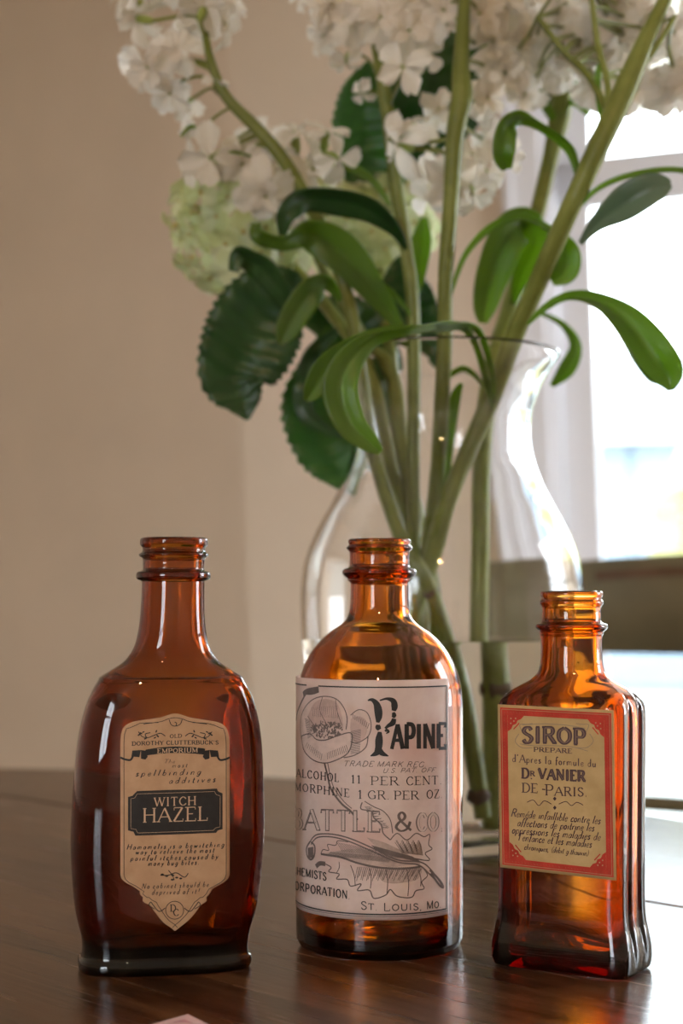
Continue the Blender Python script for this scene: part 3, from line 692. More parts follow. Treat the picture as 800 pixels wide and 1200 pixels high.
# dark panel
k.fill([(175, 456), (575, 446), (580, 462), (603, 468), (603, 652), (580, 655), (570, 668), (165, 682), (155, 662), (128, 658), (128, 485), (150, 482)], 6)
k.line([(140, 495), (160, 490), (172, 470), (560, 458), (570, 475), (592, 480), (590, 640), (570, 645), (558, 655), (175, 668), (165, 652), (140, 648), (140, 495)], 0.01)
for i, (t_, x0, x1, y0, y1) in enumerate((('Hamamelis is a bewitching', 120, 610, 752, 738), ('way to relieve the most', 165, 560, 776, 766), ('painful itches caused by', 140, 580, 808, 798), ('many bug bites.', 228, 485, 833, 826))):
    k.text(t_, x0, y0, x1, y1, 26, T=.095, t=.06, serif=False, slant=.3, space=.3)
k.line([(290, 880), (330, 880), (370, 868), (410, 890), (430, 870)], 2.4, smooth=True); k.line([(330, 855), (350, 880), (360, 905)], 2, smooth=True)
for (x, y) in ((300, 876), (322, 884), (352, 880), (372, 892), (392, 896), (350, 902)): k.fill([(x + 9 * math.cos(t * PI / 4), y + 5 * math.sin(t * PI / 4)) for t in range(8)], 3)
k.text('No cabinet should be', 195, 948, 532, 938, 26, T=.07, t=.05, serif=False, slant=.3, space=.3)
k.text('deprived of it!', 246, 978, 484, 972, 26, T=.07, t=.05, serif=False, slant=.3, space=.3)
k.oval(362, 1056, 45, 45, 1.8, n=32)
k.text('D', 340, 1062, 368, 1062, 34, T=.08, t=.04); k.text('C', 355, 1084, 384, 1084, 34, T=.08, t=.04)
for s in (-1, 1): k.line([(362 + s * 48, 1045), (362 + s * 78, 1062), (362 + s * 108, 1030), (362 + s * 120, 1015), (362 + s * 128, 1032), (362 + s * 100, 1050)], 2.2, smooth=True)
k.done('black_print', ink_m, lb)
k = Ink(map1, .0003)
k.text('EMPORIUM', 275, 267, 478, 262, 21, T=.11, t=.06)
k.text('WITCH', 260, 534, 470, 526, 42, T=.075, t=.04)
k.text('HAZEL', 202, 614, 530, 604, 68, T=.065, t=.034)
k.line([(142, 497), (162, 492), (174, 472), (562, 460), (572, 477), (591, 482), (590, 638), (568, 643), (556, 655), (177, 668), (167, 650), (142, 646), (142, 497)], 0.9)
k.done('pale_print', tanink_m, lb)

# --- label 2, wrapped round the cylinder: drawing space = (arc length, flattened row) in photo pixels
YF2 = B2.y - R2; TH0 = math.atan2(-B2.x, B2.y); RP = 97.7
def flat2(X, Y):       # pixel of the 3.87x enlargement (origin 335,780) -> flattened space
    px = 335 + X / 3.87; py = 780 + Y / 3.87
    u = max(-.9995, min(.9995, (px - 444.5) / RP)); th = math.asin(u); Yd = B2.y - R2 * math.cos(th)
    return RP * th, HOR + (py - HOR) * Yd / YF2
def map2(s, y, lift):
    th = s / RP + TH0; r = R2 + lift; return Vector((r * math.sin(th), -r * math.cos(th), H - (y - HOR) / F * YF2))
pink_m = paper_mat('pink_label_paper', (0.68, 0.545, 0.51), (0.77, 0.64, 0.60), [((0.64, 0.36, 0.32), 38, .50, .72, .55, (0, 0, .01)), ((0.62, 0.42, 0.22), 45, .58, .75, .45, (.03, 0, 0))], 0.45, 60)
SL, SR, YT, YB = -196, 90.5, 797, 1078.5
lb2 = paper('paper_label', [(YT + (YB - YT) * i / 24, SL, SR + (0.6 if i % 3 else 0)) for i in range(25)], map2, pink_m, b2, 70, 'pale pink paper label with black lettering and a poppy drawing')
grey_m = plain('grey_drawing_ink', (0.16, 0.125, 0.12), 0.6, 0.15, 300)
shade_m = plain('petal_wash', (0.58, 0.42, 0.38), 0.6, 0.12, 200)
light_m = plain('petal_light', (0.70, 0.55, 0.50), 0.6, 0.08, 200)
leafw_m = plain('leaf_wash', (0.50, 0.38, 0.34), 0.6, 0.2, 200)
def F2(pts): return [flat2(*p_) for p_ in pts]
def sm2(pts, n=5): return catmull(F2(pts), n)
k = Ink(map2, .00016)    # washes
k.fill(sm2([(80, 330), (75, 270), (85, 210), (125, 160), (180, 140), (235, 150), (275, 190), (300, 230), (330, 200), (372, 215), (388, 270), (370, 370), (330, 405), (285, 418), (240, 430), (190, 442), (130, 425), (95, 380), (80, 330)], 4), 1.5, 5)
k.done('petal_print', light_m, lb2)
k = Ink(map2, .00020)
k.fill(sm2([(110, 230), (140, 170), (190, 150), (240, 170), (262, 230), (262, 290), (200, 270), (130, 285), (110, 230)], 4), 1.5, 5)
k.fill(sm2([(300, 240), (340, 230), (372, 260), (360, 330), (320, 350), (300, 300), (300, 240)], 4), 1.5, 5)
k.done('petal_shade_print', shade_m, lb2)
k = Ink(map2, .00018)
k.fill(sm2([(180, 855), (260, 838), (340, 830), (420, 850), (500, 860), (600, 895), (560, 905), (470, 912), (380, 905), (300, 880), (240, 868), (180, 855)], 4), 1.5, 5)
k.fill(sm2([(370, 780), (440, 800), (520, 840), (590, 890), (520, 892), (440, 850), (370, 780)], 4), 1.5, 5)
k.fill(sm2([(400, 920), (500, 925), (600, 915), (590, 965), (520, 985), (440, 980), (400, 920)], 4), 1.5, 5)
k.done('leaf_print', leafw_m, lb2)
k = Ink(map2, .00026)
def L2(pts, hw, smooth=True):
    hw = hw * 1.35; k.strip(catmull(F2(pts), 6) if smooth else F2(pts), hw)
L2([(80, 335), (74, 270), (86, 210), (125, 160), (178, 140), (235, 150), (270, 190), (285, 240), (280, 290)], .45)
L2([(80, 320), (90, 380), (130, 425), (180, 442), (230, 432), (285, 400), (305, 350), (300, 305), (240, 320), (190, 338), (150, 335), (120, 310), (80, 320)], .5)
L2([(300, 225), (335, 200), (372, 215), (388, 270), (375, 320), (330, 350), (300, 345)], .4); L2([(375, 320), (365, 370), (320, 405), (270, 418)], .45)
L2([(110, 230), (150, 290), (130, 310)], .35); L2([(178, 140), (165, 200), (190, 255)], .3); L2([(235, 150), (240, 200), (262, 270)], .3)
random.seed(8)
for i in range(170):      # dark stamens
    a = random.uniform(0, 2 * PI); r = math.sqrt(random.random()); x = 195 + 68 * r * math.cos(a); y = 295 + 38 * r * math.sin(a)
    L2([(x, y), (x + random.uniform(-4, 4) + (x - 195) * .08, y - random.uniform(5, 12))], .55, False)
def hatch(ax, ay, bx, by, cx_, cy_, dx, dy, n, hw=.22):
    for i in range(n):
        t = i / (n - 1); L2([(ax + (bx - ax) * t, ay + (by - ay) * t), (cx_ + (dx - cx_) * t, cy_ + (dy - cy_) * t)], hw, False)
hatch(95, 240, 110, 330, 118, 250, 128, 318, 14); hatch(300, 300, 300, 400, 345, 290, 340, 395, 18); hatch(310, 220, 380, 260, 312, 240, 372, 285, 9)
hatch(100, 370, 170, 430, 108, 350, 175, 400, 10); hatch(200, 425, 290, 390, 198, 395, 280, 360, 12)
hatch(130, 190, 240, 180, 135, 230, 245, 240, 14, .16)
# stem, torn twig at the left, leaves
L2([(186, 442), (200, 500), (215, 560), (260, 625), (300, 660), (330, 700)], .9); L2([(200, 442), (212, 500), (228, 555), (270, 615), (305, 648)], .4)
L2([(52, 250), (58, 215), (75, 175), (100, 130)], 1.0); L2([(88, 130), (110, 115), (160, 106)], 2.2); L2([(92, 122), (130, 122), (160, 112)], 2.0)
L2([(120, 800), (150, 768), (220, 765), (300, 785), (400, 830), (500, 880), (600, 890), (650, 930), (700, 1005)], .6); L2([(125, 812), (155, 780), (222, 778), (300, 800), (400, 845), (500, 890), (590, 903), (640, 945), (690, 1000)], .6)
L2([(640, 925), (690, 980), (700, 1005), (680, 990), (645, 940)], 1.0)
L2([(120, 800), (104, 830), (108, 865), (125, 880), (140, 862), (142, 820), (125, 800)], .9); hatch(110, 830, 112, 872, 136, 825, 136, 868, 12, .5)
L2([(170, 855), (200, 860), (260, 870), (330, 895), (420, 915), (520, 920), (600, 910)], .9)
L2([(170, 855), (180, 835), (205, 838), (200, 812), (235, 815), (245, 795), (290, 800)], .4)
L2([(150, 905), (175, 895), (215, 915), (205, 935), (250, 945), (240, 968), (285, 970), (300, 1000), (345, 990), (330, 1020), (380, 1018), (400, 1055), (450, 1040), (470, 1015), (500, 1045), (560, 1050), (580, 1020), (615, 1010), (605, 980), (630, 950), (610, 915)], .5)
L2([(148, 912), (165, 898), (190, 900)], 2.0)
L2([(350, 620), (345, 650), (390, 660), (400, 690), (430, 720), (440, 760), (470, 790)], .5); L2([(360, 615), (400, 640), (440, 660), (470, 700), (480, 760)], .4)
L2([(470, 790), (500, 760), (540, 790), (580, 760), (615, 775), (640, 765), (635, 810), (650, 830), (620, 850), (640, 880), (600, 880)], .45)
for i in range(46):
    t = i / 45; x = 240 + 350 * t; L2([(x, 800 + 75 * t), (x + 26 + 20 * t, 845 + 40 * t)], .22, False)
for i in range(40):
    t = i / 39; x = 430 + 170 * t; L2([(x, 850 + 40 * t), (x - 40, 815 + 50 * t)], .3 + .2 * t, False)
for i in range(44):
    t = i / 43; x = 330 + 280 * t; L2([(x, 912), (x - 10 - 20 * t, 965 + 12 * math.sin(i * 1.7))], .22, False)
for i in range(60):
    t = i / 59; x = 200 + 260 * t; L2([(x, 862 + 30 * t), (x + 14, 845 + 22 * t)], .2, False)
for i in range(30):
    t = i / 29; L2([(490 + 110 * t, 800 - 10 * math.sin(i)), (520 + 90 * t, 850 + 10 * t)], .18, False)
for i in range(26):
    t = i / 25; L2([(360 + 80 * t, 640 + 100 * t), (385 + 80 * t, 640 + 95 * t + 6 * math.sin(i * 2))], .18, False)
for a, b, c, d in ((300, 905, 320, 1000), (380, 915, 385, 1010), (450, 920, 455, 1035), (540, 922, 545, 1045), (590, 925, 600, 1000), (250, 890, 240, 940)): L2([(a, b), ((a + c) / 2 + 6, (b + d) / 2), (c, d)], .35)
k.done('drawing_print', grey_m, lb2)
k = Ink(map2, .0003)
def mapz(X, Y, lift): return map2(*flat2(X, Y), lift)
def T2(t_, x0, y0, x1, y1, h, **kw):
    f0 = k.f; k.f = mapz; k.text(t_, x0, y0, x1, y1, h, **kw); k.f = f0
# border
for (dx, hw) in ((7.5, .75), (5.2, .28)):
    k.line([(-172 if dx > 7 else -174, YT + dx), (SR - dx + 4, YT + dx)], hw, 4) if False else None
k.line([(-76, YT + 8.5), (SR - 4.5, YT + 8.5)], .8, 4); k.line([(-150, YT + 8.5), (-98, YT + 8.5)], .8, 4); k.line([(SR - 4.5, YT + 8.5), (SR - 4.5, YB - 7)], .8, 8); k.line([(SR - 4.5, YB - 7), (-190, YB - 7)], .8, 4)
k.line([(SR - 2.6, YT + 8), (SR - 2.6, YB - 5)], .25, 8); k.line([(SR - 2.6, YB - 4.6), (-190, YB - 4.6)], .25, 4)
T2('APINE', 476, 378, 712, 374, 112, T=.085, t=.07, serif=False, space=.13)
# ornate initial P
def blobline(pts, ws): 
    n = len(pts); q_ = catmull([(*flat2(*p_), w_ / 3.87) for p_, w_ in zip(pts, ws)], 6); k.strip([(a, b) for a, b, c in q_], [c for a, b, c in q_])
blobline([(374, 158), (392, 155), (410, 172), (418, 200), (420, 232), (416, 258)], [3, 8, 13, 17, 15, 7])
blobline([(418, 268), (418, 280), (424, 290)], [8, 12, 8])
blobline([(425, 300), (422, 335), (420, 370), (412, 395), (385, 410)], [8, 16, 15, 13, 2]); blobline([(422, 370), (432, 395), (462, 410)], [8, 12, 2])
blobline([(425, 158), (455, 150), (482, 160), (488, 185), (484, 205)], [3, 6, 12, 14, 9]); blobline([(482, 212), (486, 225), (480, 235)], [6, 10, 6]); blobline([(486, 240), (480, 260), (462, 272), (448, 285)], [9, 12, 8, 5]); blobline([(448, 298), (455, 292), (462, 300), (452, 308)], [5, 6, 5, 2])
T2('ALCOHOL', 54, 504, 250, 528, 36, T=.065, t=.035, space=.2); T2('11', 302, 532, 346, 534, 36, T=.07, t=.04); T2('PER', 386, 540, 506, 542, 38, T=.06, t=.03); T2('CENT.', 538, 542, 695, 536, 38, T=.06, t=.03)
T2('MORPHINE', 46, 566, 295, 597, 36, T=.065, t=.035, space=.2); T2('1', 332, 602, 352, 603, 38, T=.07, t=.04); T2('GR.', 374, 604, 468, 606, 38, T=.06, t=.03); T2('PER', 486, 606, 592, 606, 38, T=.06, t=.03); T2('OZ.', 626, 602, 697, 598, 38, T=.06, t=.03)
T2('CHEMISTS', 34, 946, 195, 976, 36, T=.07, t=.05, serif=False); T2('CORP', 20, 1010, 118, 1032, 38, T=.07, t=.05, serif=False); T2('ORATION.', 124, 1033, 298, 1060, 38, T=.07, t=.05, serif=False)
T2('ST.', 344, 1105, 414, 1110, 36, T=.06, t=.05, serif=False, small=.8); T2('LOUIS,', 440, 1112, 606, 1106, 36, T=.06, t=.05, serif=False, small=.8); T2('MO.', 626, 1104, 690, 1094, 36, T=.06, t=.05, serif=False, small=.8)
k.done('black_print', ink_m, lb2)
k = Ink(map2, .00028)
T2('TRADE MARK REG.', 268, 456, 625, 460, 24, T=.06, t=.05, serif=False, slant=.3, space=.16); T2('U.S. PAT. OFF.', 436, 486, 672, 482, 20, T=.06, t=.05, serif=False, slant=.3)
T2('BATTLE', 26, 742, 428, 754, 92, T=.10, t=.045)
T2('&', 488, 750, 566, 748, 84, T=.075, t=.045); T2('CO.', 584, 750, 702, 746, 80, T=.10, t=.045)
k.done('grey_print', grey_m, lb2)
k = Ink(map2, .00034)
T2('BATTLE', 27, 741, 427, 753, 90, T=.062, t=.004, serif=False); T2('CO.', 586, 749, 700, 745, 78, T=.06, t=.004, serif=False)
k.done('pale_print', plain('pale_letter_fill', (0.66, 0.54, 0.50), 0.6, 0.06, 200), lb2)

# --- label 3 (pixels of a 4.706x enlargement with origin 570,810)
M3 = Matrix.Translation(B3) @ Matrix.Rotation(Y3, 4, 'Z'); rp3 = ray_plane(M3, .0140)
def map3(X, Y, lift):
    x, z = rp3(570 + X / 4.706, 810 + Y / 4.706); return Vector((x, -.0141 - lift, z))
ochre_m = paper_mat('ochre_label_paper', (0.52, 0.36, 0.165), (0.60, 0.43, 0.21), [((0.36, 0.25, 0.10), 50, .55, .8, .5, (0, 0, 0))])
red_m = plain('red_label_border', (0.52, 0.06, 0.04), 0.8, 0.15, 150, spec=0.1)
brn_m = plain('brown_purple_ink', (0.085, 0.045, 0.050), 0.6, 0.2, 200)
def bil(u, v):   # label corners in enlargement pixels
    TL, TR_, BR, BL = (62, 72), (702, 105), (716, 1045), (75, 970)
    return tuple((1 - v) * ((1 - u) * TL[i] + u * TR_[i]) + v * ((1 - u) * BL[i] + u * BR[i]) for i in (0, 1))
def mapb(u, v, lift): x, y = bil(u, v); return map3(x, y, lift)
lb3 = paper('paper_label', [(i / 20, 0, 1) for i in range(21)], mapb, ochre_m, b3, 14, 'ochre paper label with a red ornamental border')
k = Ink(mapb, .0002)
def rectring(k, u0, v0, u1, v1, tu, tv):
    for r in ((u0, v0, u1, v0 + tv), (u0, v1 - tv, u1, v1), (u0, v0 + tv, u0 + tu, v1 - tv), (u1 - tu, v0 + tv, u1, v1 - tv)):
        k.fill([(r[0], r[1]), (r[2], r[1]), (r[2], r[3]), (r[0], r[3])], .04, .1)
rectring(k, .022, .018, .978, .982, .062, .044)
for (u, v, su, sv) in ((.085, .062, 1, 1), (.915, .062, -1, 1), (.085, .938, 1, -1), (.915, .938, -1, -1)):
    p_ = [(u, v), (u + su * .14, v), (u + su * .115, v + sv * .022), (u + su * .085, v + sv * .03), (u + su * .075, v + sv * .052), (u + su * .045, v + sv * .06), (u + su * .03, v + sv * .085), (u, v + sv * .10)]
    k.fill(p_, .006, .1)
    k.line([(u + su * .10, v + sv * .045), (u + su * .075, v + sv * .065), (u + su * .05, v + sv * .085)], .004, .02)
n = 44   # little teeth on the inner edge of the border
for i in range(n):
    t = .09 + .82 * i / (n - 1)
    k.fill([(.084, t - .004), (.094, t), (.084, t + .004)], .01, .1); k.fill([(.916, t - .004), (.906, t), (.916, t + .004)], .01, .1)
k.done('red_print', red_m, lb3)
k = Ink(mapb, .0003)
rnd = random.Random(2)
for side in range(4):
    n = 34 if side < 2 else 50
    for i in range(n):
        t = .06 + .88 * i / (n - 1); c = (t, .045) if side == 0 else (t, .957) if side == 1 else (.058, t) if side == 2 else (.942, t)
        du, dv = (.006, .005); k.fill([(c[0] - du, c[1] - dv * rnd.uniform(.6, 1.2)), (c[0] + du, c[1] - dv * .3), (c[0] + du * .3, c[1] + dv)], .01, .1)
rectring(k, .034, .027, .966, .973, .004, .0028)
for (u, v, su, sv) in ((.085, .062, 1, 1), (.915, .062, -1, 1), (.085, .938, 1, -1), (.915, .938, -1, -1)):
    for (a, b) in ((.03, .02), (.07, .018), (.028, .05), (.055, .035)): k.fill([(u + su * a + .007 * math.cos(t * PI / 3), v + sv * b + .005 * math.sin(t * PI / 3)) for t in range(6)], .004, .1)
k.done('pale_print', plain('ochre_lettering', (0.50, 0.30, 0.16), 0.6, 0.1, 200), lb3)
k = Ink(map3, .0003)
k.text('SIROP', 200, 285, 545, 297, 86, T=.14, t=.08, arch=6)
k.text('PREPARE', 262, 332, 474, 342, 24, T=.13, t=.06)
k.text("d'Apres la formule du", 144, 388, 606, 418, 42, T=.07, t=.04)
k.text('DE', 198, 556, 284, 560, 50, T=.075, t=.04); k.text('PARIS.', 325, 572, 558, 580, 58, T=.065, t=.035, small=.82); k.line([(308, 540), (326, 542)], 3)
k.text('D', 196, 478, 236, 480, 54, T=.12, t=.07); k.text('R', 243, 466, 268, 468, 26, T=.13, t=.08); k.line([(246, 478), (252, 484)], 3)
k.text('VANIER', 290, 482, 545, 496, 56, T=.15, t=.09)
for i, (t_, x0, y0, x1, y1) in enumerate((('Reméde infaillible contre les', 135, 690, 628, 732), ('affections de poitrine les', 170, 742, 594, 772), ('oppressions les maladies de', 140, 782, 628, 822), ("l'enfance et les maladies", 176, 822, 580, 862), ('chroniques, (debit g.thauvin)', 208, 872, 562, 908))):
    k.text(t_, x0, y0, x1, y1, 44 if i < 4 else 32, T=.062, t=.036, serif=False, slant=.35, space=.05)
for s in (-1, 1):
    k.line([(380 + s * 20, 622), (380 + s * 60, 606 + s * 2), (380 + s * 90, 630), (380 + s * 120, 606 + s * 6), (380 + s * 155, 620 + s * 8)], 2, smooth=True)
for y in (592, 642): k.fill([(378, y - 12), (388, y), (378, y + 12), (368, y)], 3)
k.done('brown_print', brn_m, lb3)
k = Ink(map3, .00028)
for s in (-1, 1): k.line([(375 + s * 175, 225), (375 + s * 190, 185), (375 + s * 150, 182), (375 + s * 120, 178)], 1.8, smooth=True); k.line([(375 + s * 195, 235), (375 + s * 215, 275), (375 + s * 180, 310), (375 + s * 120, 312)], 1.8, smooth=True)
k.line([(200, 185), (300, 180), (372, 182), (450, 188), (545, 205)], 1.8, smooth=True); k.line([(185, 290), (260, 300), (380, 300), (480, 308), (560, 330)], 1.6, smooth=True)
k.done('grey_print', plain('grey_flourish_ink', (0.30, 0.24, 0.16), 0.6, 0.1), lb3)
k = Ink(map3, .00036)
k.text('SIROP', 200, 281, 545, 293, 78, T=.045, t=.012, serif=False, arch=6); k.text('VANIER', 290, 480, 545, 494, 50, T=.03, t=.008, serif=False)
k.done('pale_print', plain('faded_letter_fill', (0.22, 0.14, 0.11), 0.6, 0.1), lb3)

# card corner at the bottom of the picture
cdp = P(220, 1191, H * F / (1191 - HOR)); card = empty('card', (cdp.x, cdp.y, 0), math.radians(-4)); tag(card, 'pale pink printed card lying flat on the table in front of the bottles', 'card')
m = MB(); q_ = [(0, 0), (-.03, -.042), (-.03, -.11), (.03, -.11), (.03, -.042)]; m.add([(x, y, .0001) for x, y in q_] + [(x, y, .0007) for x, y in q_], [(4, 3, 2, 1, 0), (5, 6, 7, 8, 9)] + [(i, (i + 1) % 5, (i + 1) % 5 + 5, i + 5) for i in range(5)]); m.build('card_sheet', card_m, card)
pm = plain('rose_print', (0.62, 0.30, 0.36), 0.7, 0.3, 300); m = MB()
for i in range(6): m.box((-.022 + i * .008, -.065, .0007), (-.017 + i * .008, -.058, .00076))
m.add([(0, -.006, .00074), (-.004, -.0115, .00074), (0, -.010, .00074), (.004, -.0115, .00074)], [(0, 1, 2), (0, 2, 3)]); m.build('rose_print', pm, card)

# ------------------------------------------------------------------ glass vase with water
VC = Vector(((517 - 400) / F * 0.84, 0.84, 0))
vase = empty('glass_vase', VC); tag(vase, 'clear hourglass-shaped glass vase half full of water, behind the bottles', 'vase')
def sv(z, r): return (z, r, r, 2, 0, 0)
outv = [sv(.0025, .030), sv(.0006, .044), sv(.0004, .050), sv(.0020, .0545), sv(.006, .0568), sv(.015, .0580), sv(.035, .0605), sv(.060, .0650), sv(.085, .0698), sv(.108, .0729), sv(.124, .0738), sv(.134, .0737), sv(.146, .0722), sv(.157, .0690),
        sv(.168, .0640), sv(.179, .0578), sv(.190, .0522), sv(.200, .0487), sv(.210, .0465), sv(.220, .0462), sv(.230, .0478), sv(.240, .0515), sv(.248, .0560), sv(.2535, .0598), sv(.2556, .0616), sv(.2568, .0613)]
inv = [sv(.2562, .0600), sv(.2520, .0568), sv(.245, .0520), sv(.236, .0480), sv(.226, .0444), sv(.215, .0436), sv(.205, .0448), sv(.195, .0480), sv(.185, .0520), sv(.175, .0574), sv(.164, .0632), sv(.153, .0678), sv(.142, .0702), sv(.130, .0710), sv(.1125, .0706), sv(.0985, .0692), sv(.085, .0671), sv(.060, .0623), sv(.035, .0578), sv(.018, .0550), sv(.0115, .052), sv(.0090, .046), sv(.0084, .030), sv(.0084, .010)]
bottle_mesh('glass_body', outv, inv, 72, clear_m, vase, sub=3)
WZ = .1088
def vin(z):   # inner radius
    for a, b in zip(inv, inv[1:]):
        if b[0] <= z <= a[0]: t = (z - b[0]) / max(1e-9, a[0] - b[0]); return b[1] + (a[1] - b[1]) * t
    return .05
prof = [(.0080, .010), (.0080, .044), (.0092, .0500), (.0115, .0528)] + [(z, vin(z) + .0005) for z in (.018, .030, .045, .060, .075, .090, .100, .1065)] + [(WZ - .0003, vin(.108) + .0005), (WZ, vin(.108) + .0002), (WZ - .0002, vin(.108) - .003), (WZ - .0003, .040), (WZ - .0003, .010)]
vs = []; fs = []; N_ = 64
for z, r in prof:
    for i in range(N_): vs.append((r * math.cos(2 * PI * i / N_), r * math.sin(2 * PI * i / N_), z))
for j in range(len(prof) - 1):
    for i in range(N_): fs.append((j * N_ + i, j * N_ + (i + 1) % N_, (j + 1) * N_ + (i + 1) % N_, (j + 1) * N_ + i))
fs.append(tuple(range(N_))[::-1]); fs.append(tuple((len(prof) - 1) * N_ + i for i in range(N_)))
wt = mesh('water', vs, fs, water_m, vase, True); wt['label'] = 'water filling the lower half'

# ------------------------------------------------------------------ flowers
stem_m = organic('stem_green', (0.17, 0.20, 0.040), (0.28, 0.32, 0.080), 40, 0.12, 0.32, bump=0.3)
leaf_m = organic('stock_leaf', (0.075, 0.125, 0.030), (0.14, 0.21, 0.055), 25, 0.50, 0.34, tcol=(0.40, 0.62, 0.04), gloss=0.5)
dark_m = organic('dark_leaf', (0.025, 0.070, 0.022), (0.055, 0.125, 0.040), 25, 0.28, 0.34, tcol=(0.10, 0.34, 0.03), gloss=0.5)
pale_m = organic('leaf_underside', (0.13, 0.20, 0.15), (0.20, 0.28, 0.20), 25, 0.30, 0.3, tcol=(0.20, 0.36, 0.14), gloss=0.6)
leaf2_m = organic('mid_leaf', (0.035, 0.10, 0.025), (0.07, 0.17, 0.045), 25, 0.38, 0.36, tcol=(0.16, 0.45, 0.03), gloss=0.5)
petal_m = organic('white_petal', (0.88, 0.82, 0.74), (0.96, 0.93, 0.89), 60, 0.46, 0.6, tcol=(0.97, 0.94, 0.88), gloss=0.2, bump=0.4, bscale=500)
calyx_m = organic('green_calyx', (0.25, 0.36, 0.07), (0.42, 0.50, 0.14), 60, 0.3, 0.5)
heart_m = organic('yellow_heart', (0.62, 0.50, 0.16), (0.75, 0.66, 0.30), 80, 0.3, 0.6)
sepal_m = organic('pale_green_sepal', (0.60, 0.66, 0.33), (0.93, 0.91, 0.80), 22, 0.42, 0.6, tcol=(0.85, 0.92, 0.60), gloss=0.2)
node_m = plain('brown_node', (0.10, 0.07, 0.04), 0.7, 0.3, 60)
V0 = 0.84; VIEW = Vector((0, 1, 0))
def stemtube(name, pts, parent, m_=None, nr=9, n=5):
    """pts: (px, py, Y, radius in px)"""
    q_ = catmull([(*P(a, b, Y), r / F * Y) for a, b, Y, r in pts], n)
    return tube([Vector(v[:3]) for v in q_], [max(.0002, v[3]) for v in q_], nr).build(name, m_ or stem_m, parent, True)
def leaf(parent, pts, m_=None, name='leaf', serr=0, cup=.25, n=7, label=None):
    """pts: (px, py, Y, half width px, roll degrees); roll 0 faces the camera"""
    m_ = m_ or leaf_m; q_ = catmull([(*P(a, b, Y), max(w_, .3) / F * Y, r) for a, b, Y, w_, r in pts], n if not serr else 14)
    vs = []; fs = []; K = 9; L_ = len(q_)
    for i in range(L_):
        c = Vector(q_[i][:3]); t = (Vector(q_[min(i + 1, L_ - 1)][:3]) - Vector(q_[max(i - 1, 0)][:3])).normalized()
        v = (c - Vector((0, 0, H))).normalized(); s = t.cross(v)
        if s.length < 1e-3: s = t.orthogonal()
        s.normalize(); nn = s.cross(t).normalized(); a = math.radians(q_[i][4]); side = s * math.cos(a) + nn * math.sin(a); up = nn * math.cos(a) - s * math.sin(a)
        w_ = q_[i][3]
        if serr: w_ *= 1 + serr * ((i % 3) / 2 - .5) * min(1, w_ / .008)
        for k_ in range(K):
            u = k_ / (K - 1) * 2 - 1; lift = (-abs(u) * cup + (cup * .5 if abs(u) < .1 else 0)) * w_
            if serr: lift += .05 * w_ * math.sin(i * .9 + abs(u) * 5)
            vs.append(c + side * (u * w_) + up * lift + (t * abs(u) * w_ * .12 if serr else Vector()))
    for i in range(L_ - 1):
        for k_ in range(K - 1):
            a = i * K + k_; fs.append((a, a + 1, a + K + 1, a + K))
    o = mesh(name, [v for v in vs], fs, m_, parent, True); so = o.modifiers.new('thickness', 'SOLIDIFY'); so.thickness = .0005; so.offset = 0
    if label: o['label'] = label
    return o
# shared petal meshes, base at origin, growing along +Y, facing +Z
def petal_mesh(name, L_, W_, seed, ruff, mat_, curl=.35, notch=.1, nx=6, ny=6):
    rr = random.Random(seed); p1, p2, p3 = (rr.uniform(0, 6) for _ in range(3)); vs = []; fs = []
    for j in range(ny + 1):
        t = j / ny; wd = W_ * (.10 + .90 * math.sin(min(1, t * 1.05) ** 1.1 * PI * .62) ** 1.2) * (1 if t < .8 else 1 - ((t - .8) / .2) ** 2 * .35)
        for i in range(nx + 1):
            u = i / nx * 2 - 1; y = L_ * t - (notch * L_ * (1 - abs(u)) if j == ny else 0) - L_ * .14 * u * u * t
            z = -curl * L_ * t * t + .12 * L_ * u * u + ruff * L_ * t * t * (math.sin(u * 4.2 + p1) * .5 + math.sin(u * 8 + p2 + t * 3) * .35)
            vs.append((u * wd, y, z))
    for j in range(ny):
        for i in range(nx): a = j * (nx + 1) + i; fs.append((a, a + 1, a + nx + 2, a + nx + 1))
    me = bpy.data.meshes.new(name); me.from_pydata(vs, [], fs); me.polygons.foreach_set('use_smooth', [True] * len(fs)); me.materials.append(mat_); return me
PET = [petal_mesh('petal', .0135, .0054, s, .24, petal_m, curl=c_) for s, c_ in ((1, .25), (2, .45), (3, .05), (4, .7), (5, .35))]
SEP = [petal_mesh('sepal', .0090, .0052, s, .10, sepal_m, curl=c_, notch=-.05, nx=4, ny=4) for s, c_ in ((11, .2), (12, .05), (13, .4))]
def lathe_mesh(name, prof_, m_, k_=10):
    vs = []; fs = []
    for z, r in prof_:
        for i in range(k_): vs.append((r * math.cos(2 * PI * i / k_), r * math.sin(2 * PI * i / k_), z))
    for j in range(len(prof_) - 1):
        for i in range(k_): fs.append((j * k_ + i, j * k_ + (i + 1) % k_, (j + 1) * k_ + (i + 1) % k_, (j + 1) * k_ + i))
    fs.append(tuple(range(k_))[::-1]); fs.append(tuple((len(prof_) - 1) * k_ + i for i in range(k_)))
    me = bpy.data.meshes.new(name); me.from_pydata(vs, [], fs); me.polygons.foreach_set('use_smooth', [True] * len(fs)); me.materials.append(m_); return me
CALYX = lathe_mesh('floret', [(-.009, .0008), (-.008, .0018), (-.004, .0023), (0, .0021), (.0012, .0017), (.002, .0006)], calyx_m)
HEARTM = lathe_mesh('floret', [(-.004, .0006), (-.001, .0012), (.0005, .0015), (.0018, .0010), (.0022, .0003)], heart_m)
rg = random.Random(77)
def frame(c, d, roll):
    q_ = Vector(d).normalized().to_track_quat('Z', 'Y').to_matrix().to_4x4(); return Matrix.Translation(c) @ q_ @ Matrix.Rotation(roll, 4, 'Z')
